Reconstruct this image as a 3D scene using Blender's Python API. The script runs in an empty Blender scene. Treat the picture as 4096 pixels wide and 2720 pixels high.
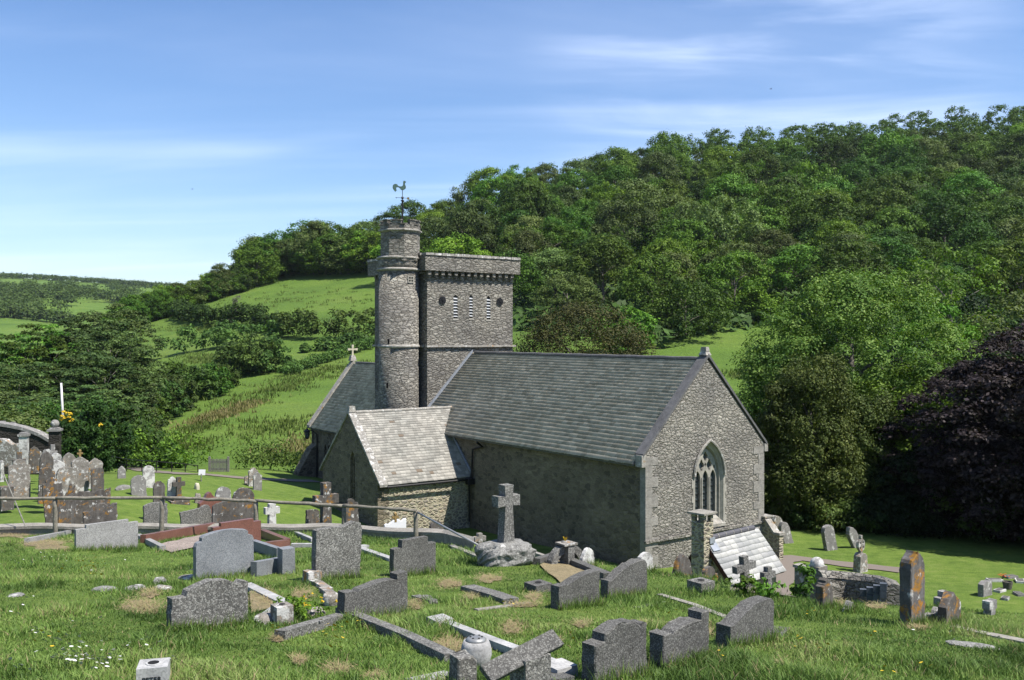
import bpy, bmesh, math, random
import numpy as np
from mathutils import Vector, Matrix
R = math.radians
PI = math.pi
rng = np.random.default_rng(7)
random.seed(7)
SC = bpy.context.scene
COL = SC.collection

# ------------------------------------------------------------ camera, world, sun
F_PX, PITCH, ROLL = 3800.0, 0.006, -0.002
cam_d = bpy.data.cameras.new('camera'); cam = bpy.data.objects.new('camera', cam_d); COL.objects.link(cam)
cam_d.sensor_width = 36.0; cam_d.lens = F_PX / 4096 * 36.0
cam_d.clip_start = 0.1; cam_d.clip_end = 6000
cam.rotation_euler = (R(90) - PITCH, 0, 0); cam.location = (0, 0, 0)
SC.camera = cam
SUN_EL, SUN_AZ = R(58), R(118)      # azimuth clockwise from +Y
world = bpy.data.worlds.new('World'); SC.world = world; world.use_nodes = True
SC.view_settings.view_transform = 'Standard'; SC.view_settings.look = 'None'
SC.view_settings.exposure = 0.98; SC.view_settings.gamma = 1.0; SC.view_settings.use_curve_mapping = False
def build_world():
    nt = world.node_tree; N = nt.nodes; L = nt.links; N.clear()
    out = N.new('ShaderNodeOutputWorld'); bg = N.new('ShaderNodeBackground'); sky = N.new('ShaderNodeTexSky')
    sky.sky_type = 'NISHITA'; sky.sun_disc = False; sky.sun_elevation = SUN_EL; sky.sun_rotation = SUN_AZ
    sky.altitude = 50; sky.air_density = 1.0; sky.dust_density = 0.35; sky.ozone_density = 2.2
    bg.inputs[1].default_value = 0.084
    tc = N.new('ShaderNodeTexCoord'); sep = N.new('ShaderNodeSeparateXYZ'); L.new(tc.outputs['Generated'], sep.inputs[0])
    # the view direction projected on a high cloud layer
    mx = N.new('ShaderNodeMath'); mx.operation = 'MAXIMUM'; mx.inputs[1].default_value = 0.02; L.new(sep.outputs['Z'], mx.inputs[0])
    ad = N.new('ShaderNodeMath'); ad.operation = 'ADD'; ad.inputs[1].default_value = 0.10; L.new(mx.outputs[0], ad.inputs[0])
    dx = N.new('ShaderNodeMath'); dx.operation = 'DIVIDE'; L.new(sep.outputs['X'], dx.inputs[0]); L.new(ad.outputs[0], dx.inputs[1])
    dy = N.new('ShaderNodeMath'); dy.operation = 'DIVIDE'; L.new(sep.outputs['Y'], dy.inputs[0]); L.new(ad.outputs[0], dy.inputs[1])
    cb = N.new('ShaderNodeCombineXYZ'); L.new(dx.outputs[0], cb.inputs[0]); L.new(dy.outputs[0], cb.inputs[1])
    def cloud(rot, sc, scale, lo, hi, off=(0, 0, 0), dist=0.6):
        mp = N.new('ShaderNodeMapping'); mp.inputs['Rotation'].default_value = (0, 0, R(rot)); mp.inputs['Scale'].default_value = sc
        mp.inputs['Location'].default_value = off
        L.new(cb.outputs[0], mp.inputs[0])
        nz = N.new('ShaderNodeTexNoise'); nz.inputs['Scale'].default_value = scale; nz.inputs['Detail'].default_value = 7
        nz.inputs['Roughness'].default_value = 0.5; nz.inputs['Distortion'].default_value = dist; L.new(mp.outputs[0], nz.inputs['Vector'])
        mr = N.new('ShaderNodeMapRange'); mr.interpolation_type = 'SMOOTHSTEP'; mr.inputs[1].default_value = lo; mr.inputs[2].default_value = hi
        L.new(nz.outputs[0], mr.inputs[0]); return mr.outputs[0]
    c1 = cloud(18, (0.55, 1.0, 1), 0.8, 0.42, 0.85, (2.3, 0.4, 0))
    c2 = cloud(-10, (0.25, 1.3, 1), 1.1, 0.48, 0.82, (7.1, 3.2, 0), 0.3)
    # a brighter fan of cirrus high to the right
    dot = N.new('ShaderNodeVectorMath'); dot.operation = 'DOT_PRODUCT'; L.new(tc.outputs['Generated'], dot.inputs[0])
    d0 = Vector((0.27, 1, 0.30)).normalized(); dot.inputs[1].default_value = d0
    fan = N.new('ShaderNodeMapRange'); fan.interpolation_type = 'SMOOTHSTEP'; fan.inputs[1].default_value = 0.965; fan.inputs[2].default_value = 1.0
    L.new(dot.outputs['Value'], fan.inputs[0])
    c3 = cloud(32, (0.5, 2.2, 1), 1.3, 0.38, 0.8, (1.0, 6.0, 0), 1.2)
    m3 = N.new('ShaderNodeMath'); m3.operation = 'MULTIPLY'; L.new(fan.outputs[0], m3.inputs[0]); L.new(c3, m3.inputs[1])
    s1 = N.new('ShaderNodeMath'); s1.operation = 'MULTIPLY'; s1.inputs[1].default_value = 0.22; L.new(c1, s1.inputs[0])
    s2 = N.new('ShaderNodeMath'); s2.operation = 'MULTIPLY_ADD'; s2.inputs[1].default_value = 0.33; L.new(c2, s2.inputs[0]); L.new(s1.outputs[0], s2.inputs[2])
    s3 = N.new('ShaderNodeMath'); s3.operation = 'MULTIPLY_ADD'; s3.inputs[1].default_value = 0.42; L.new(m3.outputs[0], s3.inputs[0]); L.new(s2.outputs[0], s3.inputs[2])
    s3.use_clamp = True
    mix = N.new('ShaderNodeMix'); mix.data_type = 'RGBA'; L.new(s3.outputs[0], mix.inputs[0]); L.new(sky.outputs[0], mix.inputs[6])
    mix.inputs[7].default_value = (8.6, 9.2, 10.0, 1)
    hs = N.new('ShaderNodeHueSaturation'); hs.inputs['Saturation'].default_value = 1.1; hs.inputs['Value'].default_value = 1.0
    tint = N.new('ShaderNodeMix'); tint.data_type = 'RGBA'; tint.blend_type = 'MULTIPLY'; tint.inputs[0].default_value = 1.0; tint.inputs[7].default_value = (.96, .98, 1.08, 1); L.new(mix.outputs[2], tint.inputs[6]); L.new(tint.outputs[2], hs.inputs['Color']); L.new(hs.outputs[0], bg.inputs[0]); L.new(bg.outputs[0], out.inputs[0])
build_world()
sl = bpy.data.lights.new('sun', 'SUN'); sun = bpy.data.objects.new('sun', sl); COL.objects.link(sun)
sl.energy = 5.0; sl.angle = R(0.5); sl.color = (1.0, 0.935, 0.84)
sd = Vector((math.sin(SUN_AZ) * math.cos(SUN_EL), math.cos(SUN_AZ) * math.cos(SUN_EL), math.sin(SUN_EL)))
sun.rotation_euler = sd.to_track_quat('Z', 'Y').to_euler()

# ------------------------------------------------------------ helpers
def tag(o, label=None, cat=None, group=None, kind=None):
    if label: o['label'] = label
    if cat: o['category'] = cat
    if group: o['group'] = group
    if kind: o['kind'] = kind
    return o
def empty(name, loc=(0, 0, 0), rz=0.0, label=None, cat=None, group=None):
    o = bpy.data.objects.new(name, None); COL.objects.link(o); o.location = loc; o.rotation_euler = (0, 0, rz)
    o.empty_display_size = 0.2
    return tag(o, label, cat, group)
def link(name, me, mats=None, parent=None):
    o = bpy.data.objects.new(name, me); COL.objects.link(o)
    if mats is not None:
        for m in (mats if isinstance(mats, (list, tuple)) else [mats]): me.materials.append(m)
    if parent: o.parent = parent
    return o
def mesh_np(name, V, Fq, smooth=False, attr=None, matidx=None):
    """V (n,3); Fq (m,k) int array"""
    me = bpy.data.meshes.new(name)
    V = np.asarray(V, dtype=np.float32); Fq = np.asarray(Fq, dtype=np.int32); m, k = Fq.shape
    me.vertices.add(len(V)); me.vertices.foreach_set('co', V.ravel())
    me.loops.add(m * k); me.loops.foreach_set('vertex_index', Fq.ravel())
    me.polygons.add(m); me.polygons.foreach_set('loop_start', np.arange(m, dtype=np.int32) * k)
    me.polygons.foreach_set('loop_total', np.full(m, k, dtype=np.int32))
    if smooth: me.polygons.foreach_set('use_smooth', np.ones(m, dtype=bool))
    if matidx is not None: me.polygons.foreach_set('material_index', np.asarray(matidx, dtype=np.int32))
    if attr is not None:
        a = me.attributes.new('rnd', 'FLOAT', 'FACE'); a.data.foreach_set('value', np.asarray(attr, dtype=np.float32))
    me.update(calc_edges=True); me.validate(); return me
def bm_mesh(name, bm, smooth=False):
    me = bpy.data.meshes.new(name); bmesh.ops.recalc_face_normals(bm, faces=bm.faces); bm.to_mesh(me); bm.free()
    if smooth:
        for p in me.polygons: p.use_smooth = True
    return me
def add_box(bm, c, s, rz=0.0, mat=None, taper=1.0):
    M = Matrix.Translation(c) @ Matrix.Rotation(rz, 4, 'Z')
    if mat is not None: M = mat @ M
    vs = []
    for z in (-.5, .5):
        t = taper if z > 0 else 1.0
        for x, y in ((-.5, -.5), (.5, -.5), (.5, .5), (-.5, .5)):
            vs.append(bm.verts.new(M @ Vector((x * s[0] * t, y * s[1] * t, z * s[2]))))
    for f in ((3, 2, 1, 0), (4, 5, 6, 7), (0, 1, 5, 4), (1, 2, 6, 5), (2, 3, 7, 6), (3, 0, 4, 7)):
        bm.faces.new([vs[i] for i in f])
    return vs
def add_tube(bm, pts, rad, n=8, cap=True):
    pts = [Vector(p) for p in pts]; rings = []
    for i, p in enumerate(pts):
        d = (pts[min(i + 1, len(pts) - 1)] - pts[max(i - 1, 0)]).normalized()
        a = d.orthogonal().normalized() if i == 0 else (pa - d * pa.dot(d)).normalized()
        pa = a; b = d.cross(a); r = rad[i] if isinstance(rad, (list, tuple)) else rad
        rings.append([bm.verts.new(p + (a * math.cos(2 * PI * k / n) + b * math.sin(2 * PI * k / n)) * r) for k in range(n)])
    for i in range(len(rings) - 1):
        for k in range(n): bm.faces.new((rings[i][k], rings[i][(k + 1) % n], rings[i + 1][(k + 1) % n], rings[i + 1][k]))
    if cap:
        bm.faces.new(rings[0][::-1]); bm.faces.new(rings[-1])
def add_lathe(bm, prof, n=24, c=(0, 0, 0), a0=0.0, ph=0.0):
    rings = []
    for r, z in prof:
        rings.append([bm.verts.new((c[0] + r * math.cos(2 * PI * k / n + ph), c[1] + r * math.sin(2 * PI * k / n + ph), c[2] + z)) for k in range(n)])
    for i in range(len(rings) - 1):
        for k in range(n): bm.faces.new((rings[i][k], rings[i][(k + 1) % n], rings[i + 1][(k + 1) % n], rings[i + 1][k]))
    bm.faces.new(rings[0][::-1]); bm.faces.new(rings[-1])
def add_prism(bm, poly, t, to3):
    """poly 2D outline; to3(x,y,depth) -> 3D"""
    a = [bm.verts.new(to3(x, y, 0)) for x, y in poly]; b = [bm.verts.new(to3(x, y, t)) for x, y in poly]
    n = len(poly)
    if n <= 4: bm.faces.new(a); bm.faces.new(b[::-1])
    else:
        for ring in (a, b): bmesh.ops.triangle_fill(bm, edges=[bm.edges.new((ring[i], ring[(i + 1) % n])) for i in range(n)], use_beauty=False, use_dissolve=False)
    for i in range(n): bm.faces.new((a[i], b[i], b[(i + 1) % n], a[(i + 1) % n]))
def add_plate(bm, outline, holes, to3, t, depth_holes=None):
    """flat plate with holes; front at depth 0, side walls to depth t, back face too"""
    for dep in (0.0, t):
        vs_all = []; es = []
        for lp in [outline] + holes:
            vs = [bm.verts.new(to3(x, y, dep)) for x, y in lp]
            vs_all.append(vs)
            for i in range(len(vs)): es.append(bm.edges.new((vs[i], vs[(i + 1) % len(vs)])))
        bmesh.ops.triangle_fill(bm, edges=es, use_beauty=True, use_dissolve=False)
        if dep == 0.0: front = vs_all
        else: back = vs_all
    for A, B in zip(front, back):
        n = len(A)
        for i in range(n):
            bm.faces.new((A[i], A[(i + 1) % n], B[(i + 1) % n], B[i]))
def arch(w, h0, h1, rise, cx=0.0, n=10):
    """pointed-arch outline: bottom h0, springing h1, apex h1+rise"""
    c = (rise * rise - w * w / 4) / w; r = c + w / 2
    a1 = math.asin(min(1, rise / r)); pts = [(cx - w / 2, h0), (cx + w / 2, h0)]
    for i in range(n + 1):
        a = a1 * i / n; pts.append((cx - c + r * math.cos(a), h1 + r * math.sin(a)))
    for i in range(n - 1, -1, -1):
        a = a1 * i / n; pts.append((cx + c - r * math.cos(a), h1 + r * math.sin(a)))
    return pts
def vnoise(x, y, seed=0):
    """smooth value noise, numpy"""
    x = np.asarray(x, float); y = np.asarray(y, float)
    xi = np.floor(x).astype(np.int64); yi = np.floor(y).astype(np.int64); fx = x - xi; fy = y - yi
    fx = fx * fx * (3 - 2 * fx); fy = fy * fy * (3 - 2 * fy)
    def h(a, b):
        n = (a * 374761393 + b * 668265263 + seed * 1442695) & 0x7fffffff
        n = ((n ^ (n >> 13)) * 1274126177) & 0x7fffffff
        return ((n ^ (n >> 16)) & 0xffff) / 65535.0
    return (h(xi, yi) * (1 - fx) + h(xi + 1, yi) * fx) * (1 - fy) + (h(xi, yi + 1) * (1 - fx) + h(xi + 1, yi + 1) * fx) * fy
def fbm(x, y, o=4, seed=0):
    s = 0; a = .5
    for i in range(o): s = s + a * vnoise(x * 2 ** i, y * 2 ** i, seed + i * 17); a *= .5
    return s / (1 - .5 ** o)

# ------------------------------------------------------------ materials
def nmat(name, rough=0.9):
    m = bpy.data.materials.new(name); m.use_nodes = True; nt = m.node_tree; N = nt.nodes
    b = N['Principled BSDF']; b.inputs['Roughness'].default_value = rough
    b.inputs['Specular IOR Level'].default_value = 0.25
    return m, nt, N, nt.links, b
def ramp(N, L, src, stops):
    r = N.new('ShaderNodeValToRGB'); e = r.color_ramp.elements
    while len(e) < len(stops): e.new(0.5)
    for i, (p, c) in enumerate(stops): e[i].position = p; e[i].color = (*c, 1) if len(c) == 3 else c
    if src is not None: L.new(src, r.inputs[0])
    return r.outputs[0]
def noise(N, L, vec, scale, detail=4, rough=0.55, dist=0.0):
    n = N.new('ShaderNodeTexNoise'); n.inputs['Scale'].default_value = scale; n.inputs['Detail'].default_value = detail
    n.inputs['Roughness'].default_value = rough; n.inputs['Distortion'].default_value = dist
    if vec is not None: L.new(vec, n.inputs['Vector'])
    return n.outputs[0]
def mixc(N, L, fac, a, b, mode='MIX'):
    m = N.new('ShaderNodeMix'); m.data_type = 'RGBA'; m.blend_type = mode
    for sock, v in ((m.inputs[0], fac), (m.inputs[6], a), (m.inputs[7], b)):
        if isinstance(v, (int, float)): sock.default_value = v
        elif isinstance(v, tuple): sock.default_value = (*v, 1) if len(v) == 3 else v
        else: L.new(v, sock)
    return m.outputs[2]
def math_(N, L, op, a, b=None, clamp=False):
    m = N.new('ShaderNodeMath'); m.operation = op; m.use_clamp = clamp
    for i, v in enumerate((a, b)):
        if v is None: continue
        if isinstance(v, (int, float)): m.inputs[i].default_value = v
        else: L.new(v, m.inputs[i])
    return m.outputs[0]
def objvec(N, L, scale=(1, 1, 1), rnd=False):
    tc = N.new('ShaderNodeTexCoord'); mp = N.new('ShaderNodeMapping'); mp.inputs['Scale'].default_value = scale
    v = tc.outputs['Object']
    if rnd:
        oi = N.new('ShaderNodeObjectInfo'); ad = N.new('ShaderNodeVectorMath'); ad.operation = 'ADD'
        mu = N.new('ShaderNodeMath'); mu.operation = 'MULTIPLY'; mu.inputs[1].default_value = 37.0; L.new(oi.outputs['Random'], mu.inputs[0])
        L.new(v, ad.inputs[0]); L.new(mu.outputs[0], ad.inputs[1]); v = ad.outputs[0]
    L.new(v, mp.inputs[0]); return mp.outputs[0]
def bump(N, L, b, h, strength=0.5, dist=0.02, prev=None):
    bp = N.new('ShaderNodeBump'); bp.inputs['Strength'].default_value = strength; bp.inputs['Distance'].default_value = dist
    L.new(h, bp.inputs['Height'])
    if prev is not None: L.new(prev, bp.inputs['Normal'])
    if b is not None: L.new(bp.outputs[0], b.inputs['Normal'])
    return bp.outputs[0]
def rubble(name, cols, mortar, sx=3.0, sz=5.5, edge=0.07, bs=1.0, bd=0.05, lichen=0.25, lcol=(.55, .55, .5)):
    m, nt, N, L, b = nmat(name, 0.95)
    v = objvec(N, L, (sx, sx, sz))
    nz = N.new('ShaderNodeTexNoise'); nz.inputs['Scale'].default_value = 1.3; nz.inputs['Detail'].default_value = 3; L.new(v, nz.inputs['Vector'])
    sc = N.new('ShaderNodeVectorMath'); sc.operation = 'MULTIPLY_ADD'; sc.inputs[1].default_value = (1.0, 1.0, 1.0); L.new(nz.outputs['Color'], sc.inputs[0]); L.new(v, sc.inputs[2])
    vo = N.new('ShaderNodeTexVoronoi'); vo.inputs['Scale'].default_value = 1.0; L.new(sc.outputs[0], vo.inputs['Vector'])
    vd = N.new('ShaderNodeTexVoronoi'); vd.feature = 'DISTANCE_TO_EDGE'; vd.inputs['Scale'].default_value = 1.0; L.new(sc.outputs[0], vd.inputs['Vector'])
    sp = N.new('ShaderNodeSeparateColor'); L.new(vo.outputs['Color'], sp.inputs[0])
    n = len(cols); base = ramp(N, L, sp.outputs[0], [(i / (n - 1), c) for i, c in enumerate(cols)])
    v2 = objvec(N, L, (1, 1, 1))
    fine = noise(N, L, v2, 22, 5, 0.65)
    base = mixc(N, L, 0.55, base, ramp(N, L, fine, [(0.3, (.45, .45, .45)), (0.7, (1.35, 1.35, 1.3))]), 'MULTIPLY')
    li = noise(N, L, v2, 5.0, 7, 0.75); big = noise(N, L, v2, 0.55, 3, 0.5)
    lm = ramp(N, L, li, [(0.56, (0, 0, 0)), (0.66, (1, 1, 1))])
    base = mixc(N, L, math_(N, L, 'MULTIPLY', lm, lichen), base, lcol)
    base = mixc(N, L, 0.8, base, ramp(N, L, big, [(0.3, (.62, .62, .64)), (0.7, (1.2, 1.18, 1.12))]), 'MULTIPLY')
    em = ramp(N, L, vd.outputs['Distance'], [(edge * .35, (1, 1, 1)), (edge, (0, 0, 0))])
    col = mixc(N, L, em, base, mixc(N, L, 0.5, mortar, ramp(N, L, fine, [(0.3, (.5, .5, .5)), (0.7, (1.2, 1.2, 1.2))]), 'MULTIPLY'))
    L.new(col, b.inputs['Base Color'])
    hh = ramp(N, L, vd.outputs['Distance'], [(0.0, (0, 0, 0)), (edge * 1.6, (.75, .75, .75)), (0.5, (1, 1, 1))])
    h2 = math_(N, L, 'ADD', math_(N, L, 'MULTIPLY', hh, 1.0), math_(N, L, 'MULTIPLY', sp.outputs[1], 0.5))
    h2 = math_(N, L, 'ADD', h2, math_(N, L, 'MULTIPLY', noise(N, L, v2, 9, 6, 0.7), 0.9))
    bump(N, L, b, h2, bs, bd)
    return m
def stone(name, c1, c2, scale=14, spots=(.5, .5, .48), spot_amt=0.3, orange=0.0, white=0.0, streak=0.0, bd=0.01, dark=(.05, .05, .05), rnd=True, rough=0.9, grain=90):
    m, nt, N, L, b = nmat(name, rough)
    v = objvec(N, L, (1, 1, 1), rnd)
    n1 = noise(N, L, v, scale, 6, 0.7)
    col = ramp(N, L, n1, [(0.34, c1), (0.66, c2)])
    g = N.new('ShaderNodeTexVoronoi'); g.inputs['Scale'].default_value = grain; L.new(v, g.inputs['Vector'])
    gs = N.new('ShaderNodeSeparateColor'); L.new(g.outputs['Color'], gs.inputs[0])
    gm = ramp(N, L, gs.outputs[0], [(0.62, (0, 0, 0)), (0.72, (1, 1, 1))])
    col = mixc(N, L, math_(N, L, 'MULTIPLY', gm, spot_amt), col, spots)
    dm = ramp(N, L, gs.outputs[1], [(0.7, (0, 0, 0)), (0.8, (1, 1, 1))])
    col = mixc(N, L, math_(N, L, 'MULTIPLY', dm, spot_amt * 0.9), col, dark)
    if streak:
        vs = objvec(N, L, (9, 9, 0.7), rnd); ns = noise(N, L, vs, 1.6, 5, 0.7)
        col = mixc(N, L, math_(N, L, 'MULTIPLY', ramp(N, L, ns, [(0.5, (0, 0, 0)), (0.62, (1, 1, 1))]), streak), col, (.34, .34, .33))
    if orange:
        no = noise(N, L, v, 4.5, 7, 0.72)
        col = mixc(N, L, ramp(N, L, no, [(0.60 - orange * 0.2, (0, 0, 0)), (0.68 - orange * 0.2, (1, 1, 1))]), col, ramp(N, L, n1, [(.3, (.20, .12, .03)), (.7, (.48, .22, .03))]))
    if white:
        vw = N.new('ShaderNodeVectorMath'); vw.operation = 'ADD'; vw.inputs[1].default_value = (5.3, 1.7, 9.1); L.new(v, vw.inputs[0])
        nw = noise(N, L, vw.outputs[0], 5.5, 7, 0.7)
        col = mixc(N, L, ramp(N, L, nw, [(0.60 - white * 0.2, (0, 0, 0)), (0.66 - white * 0.2, (1, 1, 1))]), col, (.62, .62, .60))
    big = noise(N, L, v, 2.0, 3, 0.5)
    col = mixc(N, L, 0.6, col, ramp(N, L, big, [(0.3, (.7, .7, .7)), (0.7, (1.2, 1.2, 1.2))]), 'MULTIPLY')
    L.new(col, b.inputs['Base Color'])
    h = math_(N, L, 'ADD', math_(N, L, 'MULTIPLY', n1, 1.0), math_(N, L, 'MULTIPLY', noise(N, L, v, scale * 5, 4, 0.6), 0.5))
    bump(N, L, b, h, 0.9, bd)
    return m
def plain(name, c, rough=0.6, metal=0.0, var=0.25, scale=8, bd=0.004):
    m, nt, N, L, b = nmat(name, rough); b.inputs['Metallic'].default_value = metal
    v = objvec(N, L, (1, 1, 1), True); n = noise(N, L, v, scale, 5, 0.65)
    k0 = tuple(x * (1 - var) for x in c); k1 = tuple(min(1, x * (1 + var)) for x in c)
    L.new(ramp(N, L, n, [(0.3, k0), (0.7, k1)]), b.inputs['Base Color']); bump(N, L, b, n, 0.5, bd)
    return m
def slate_mat(name, c0, c1, c2, lich=(.42, .42, .38), lam=0.3, odd=(.12, .12, .13), mix_odd=0.0):
    m, nt, N, L, b = nmat(name, 1.0); b.inputs['Specular IOR Level'].default_value = .1
    at = N.new('ShaderNodeAttribute'); at.attribute_name = 'rnd'
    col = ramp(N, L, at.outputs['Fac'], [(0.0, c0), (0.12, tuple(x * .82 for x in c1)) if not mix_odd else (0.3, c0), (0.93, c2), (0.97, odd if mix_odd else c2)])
    v = objvec(N, L, (1, 1, 1)); n1 = noise(N, L, v, 13, 6, 0.72); n2 = noise(N, L, v, 0.8, 4, 0.6)
    col = mixc(N, L, math_(N, L, 'MULTIPLY', ramp(N, L, n1, [(0.5, (0, 0, 0)), (0.62, (1, 1, 1))]), lam), col, lich)
    col = mixc(N, L, 0.75, col, ramp(N, L, n2, [(0.3, (.72, .74, .72)), (0.7, (1.18, 1.15, 1.1))]), 'MULTIPLY')
    col = mixc(N, L, 0.6, col, ramp(N, L, noise(N, L, v, 45, 4, 0.6), [(0.3, (.75, .75, .75)), (0.7, (1.2, 1.2, 1.2))]), 'MULTIPLY')
    L.new(col, b.inputs['Base Color']); bump(N, L, b, n1, 0.7, 0.006)
    return m
def leaf_mat(name, c0, c1, c2, trans=0.2, rough=0.6, spec=0.12):
    m = bpy.data.materials.new(name); m.use_nodes = True; nt = m.node_tree; N = nt.nodes; L = nt.links; N.clear()
    out = N.new('ShaderNodeOutputMaterial'); at = N.new('ShaderNodeAttribute'); at.attribute_name = 'rnd'
    oi = N.new('ShaderNodeObjectInfo')
    col = ramp(N, L, at.outputs['Fac'], [(0.0, c0), (0.55, c1), (1.0, c2)])
    hs = N.new('ShaderNodeHueSaturation'); L.new(col, hs.inputs['Color'])
    mr = N.new('ShaderNodeMapRange'); mr.inputs[3].default_value = 0.472; mr.inputs[4].default_value = 0.512; L.new(oi.outputs['Random'], mr.inputs[0]); L.new(mr.outputs[0], hs.inputs['Hue'])
    m2 = N.new('ShaderNodeMath'); m2.operation = 'MULTIPLY'; m2.inputs[1].default_value = 7.31; L.new(oi.outputs['Random'], m2.inputs[0])
    fr = N.new('ShaderNodeMath'); fr.operation = 'FRACT'; L.new(m2.outputs[0], fr.inputs[0])
    mv = N.new('ShaderNodeMapRange'); mv.inputs[3].default_value = 0.58; mv.inputs[4].default_value = 1.5; L.new(fr.outputs[0], mv.inputs[0]); L.new(mv.outputs[0], hs.inputs['Value'])
    p = N.new('ShaderNodeBsdfPrincipled'); p.inputs['Roughness'].default_value = rough; p.inputs['Specular IOR Level'].default_value = spec
    t = N.new('ShaderNodeBsdfTranslucent'); mx = N.new('ShaderNodeMixShader'); mx.inputs[0].default_value = trans
    L.new(hs.outputs[0], p.inputs['Base Color'])
    br = N.new('ShaderNodeMix'); br.data_type = 'RGBA'; br.blend_type = 'MULTIPLY'; br.inputs[0].default_value = 1.0; L.new(hs.outputs[0], br.inputs[6]); br.inputs[7].default_value = (1.5, 1.6, .6, 1)
    L.new(br.outputs[2], t.inputs['Color']); L.new(p.outputs[0], mx.inputs[1]); L.new(t.outputs[0], mx.inputs[2]); L.new(mx.outputs[0], out.inputs[0])
    return m

M = {}
M['rubble_grey'] = rubble('grey limestone rubble', [(.29, .28, .26), (.41, .395, .365), (.34, .325, .30), (.50, .48, .445)], (.30, .285, .25), 5.0, 8.4, 0.04, 1.0, 0.14, 0.5)
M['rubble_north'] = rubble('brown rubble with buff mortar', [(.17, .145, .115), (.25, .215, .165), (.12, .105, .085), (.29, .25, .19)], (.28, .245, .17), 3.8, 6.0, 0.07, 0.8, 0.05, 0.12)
M['rubble_flint'] = rubble('pointed rubble', [(.22, .19, .16), (.31, .28, .23), (.26, .24, .22), (.36, .30, .23)], (.56, .52, .38), 4.4, 7.5, 0.16, 0.9, 0.05, 0.15)
M['tower'] = rubble('tower stone', [(.22, .21, .195), (.34, .325, .30), (.27, .26, .24), (.43, .415, .38)], (.24, .225, .195), 3.3, 7.6, 0.05, 1.0, 0.10, 0.5)
M['quoin'] = stone('grey corner stones', (.22, .21, .19), (.36, .34, .31), 6, (.6, .6, .57), .2, bd=.02, rnd=False, grain=40)
M['ashlar'] = stone('pale dressed stone', (.30, .285, .25), (.44, .42, .37), 7, (.6, .6, .57), .15, bd=.006, rnd=False, grain=40)
M['trim'] = stone('lichened dressed stone', (.24, .225, .20), (.42, .40, .36), 6, (.6, .6, .57), .3, white=.16, orange=.05, bd=.02, rnd=False, grain=40)
M['verge_pale'] = stone('lichen whitened coping', (.20, .19, .175), (.36, .345, .315), 6, (.6, .6, .57), .2, white=.38, bd=.02, rnd=False, grain=40)
M['verge'] = stone('dark verge stone', (.10, .10, .105), (.16, .16, .165), 6, (.3, .3, .3), .15, bd=.01, rnd=False, grain=40)
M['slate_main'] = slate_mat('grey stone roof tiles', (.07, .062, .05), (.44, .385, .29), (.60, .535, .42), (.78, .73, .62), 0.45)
M['slate_pale'] = slate_mat('pale lichened slates', (.34, .33, .31), (.43, .42, .395), (.53, .515, .48), (.30, .29, .26), 0.35, (.25, .20, .16), 1)
M['slate_new'] = slate_mat('silvery slates', (.34, .36, .40), (.47, .48, .51), (.62, .62, .62), (.33, .32, .30), 0.3)
M['lead'] = plain('lead', (.33, .36, .41), 0.5, 0.2)
M['iron'] = plain('black iron', (.018, .018, .02), 0.5)
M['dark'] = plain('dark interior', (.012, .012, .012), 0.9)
M['glass'] = plain('old leaded glass', (.09, .11, .115), 0.25, 0.0, 0.5, 9, .01)
M['louvre'] = plain('slate louvre', (.50, .52, .54), 0.7)
M['copper'] = plain('verdigris copper', (.12, .20, .17), 0.6, 0.3, 0.5, 14)
M['gilt'] = plain('worn gilding', (.35, .24, .10), 0.5, 0.4)
M['redridge'] = plain('dark red brown boards', (.05, .018, .015), 0.6)
M['ridge'] = plain('blue grey ridge tile', (.10, .10, .115), 0.7)
M['wood'] = stone('weathered round timber', (.17, .155, .12), (.30, .28, .235), 12, (.4, .4, .35), .15, streak=0.0, bd=.01, grain=30)
M['woodgrey'] = plain('silver grey oak', (.22, .215, .19), 0.9, 0, .35, 14)
M['galv'] = plain('galvanised steel', (.36, .37, .37), 0.45, 0.5)
M['granite_dark'] = stone('dark speckled granite', (.07, .07, .066), (.125, .123, .115), 14, (.33, .33, .31), .5, bd=.012, grain=110)
M['granite_grey'] = stone('grey speckled granite', (.10, .10, .095), (.20, .195, .18), 14, (.46, .46, .43), .6, bd=.02, grain=75)
M['granite_light'] = stone('light grey granite', (.34, .34, .335), (.45, .45, .44), 20, (.12, .12, .12), .65, bd=.003, dark=(.25, .25, .25), grain=110)
M['granite_blue'] = stone('blue grey granite', (.16, .175, .195), (.24, .26, .285), 18, (.52, .53, .55), .4, bd=.003, rough=.6, grain=140)
M['granite_red'] = stone('polished red granite', (.20, .085, .065), (.29, .135, .105), 25, (.10, .06, .05), .5, bd=.001, rough=.35, grain=160)
M['white_marble'] = stone('weathered white marble', (.36, .365, .37), (.54, .545, .54), 8, (.3, .3, .3), .25, bd=.006, grain=70)
M['slate_hs'] = stone('dark slate headstone', (.065, .058, .052), (.14, .128, .115), 7, (.3, .3, .3), .1, orange=.16, white=.03, streak=.18, bd=.010)
M['slate_orange'] = stone('lichened slate headstone', (.062, .055, .048), (.13, .118, .105), 7, (.3, .3, .3), .1, orange=.30, white=.10, streak=.15, bd=.008)
M['slate_stain'] = stone('orange stained slate', (.085, .08, .078), (.16, .15, .145), 7, (.3, .3, .3), .1, orange=.42, white=.02, streak=.35, bd=.008)
M['lime_hs'] = stone('lichened limestone headstone', (.18, .165, .145), (.31, .285, .255), 9, (.55, .55, .5), .2, orange=.14, white=.36, bd=.02)
M['lime_grey'] = stone('grey limestone headstone', (.19, .185, .18), (.30, .29, .28), 9, (.5, .5, .48), .2, white=.2, bd=.015)
M['white_lichen'] = stone('white lichened headstone', (.26, .25, .24), (.42, .41, .40), 8, (.6, .6, .6), .2, white=.75, bd=.015)
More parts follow.
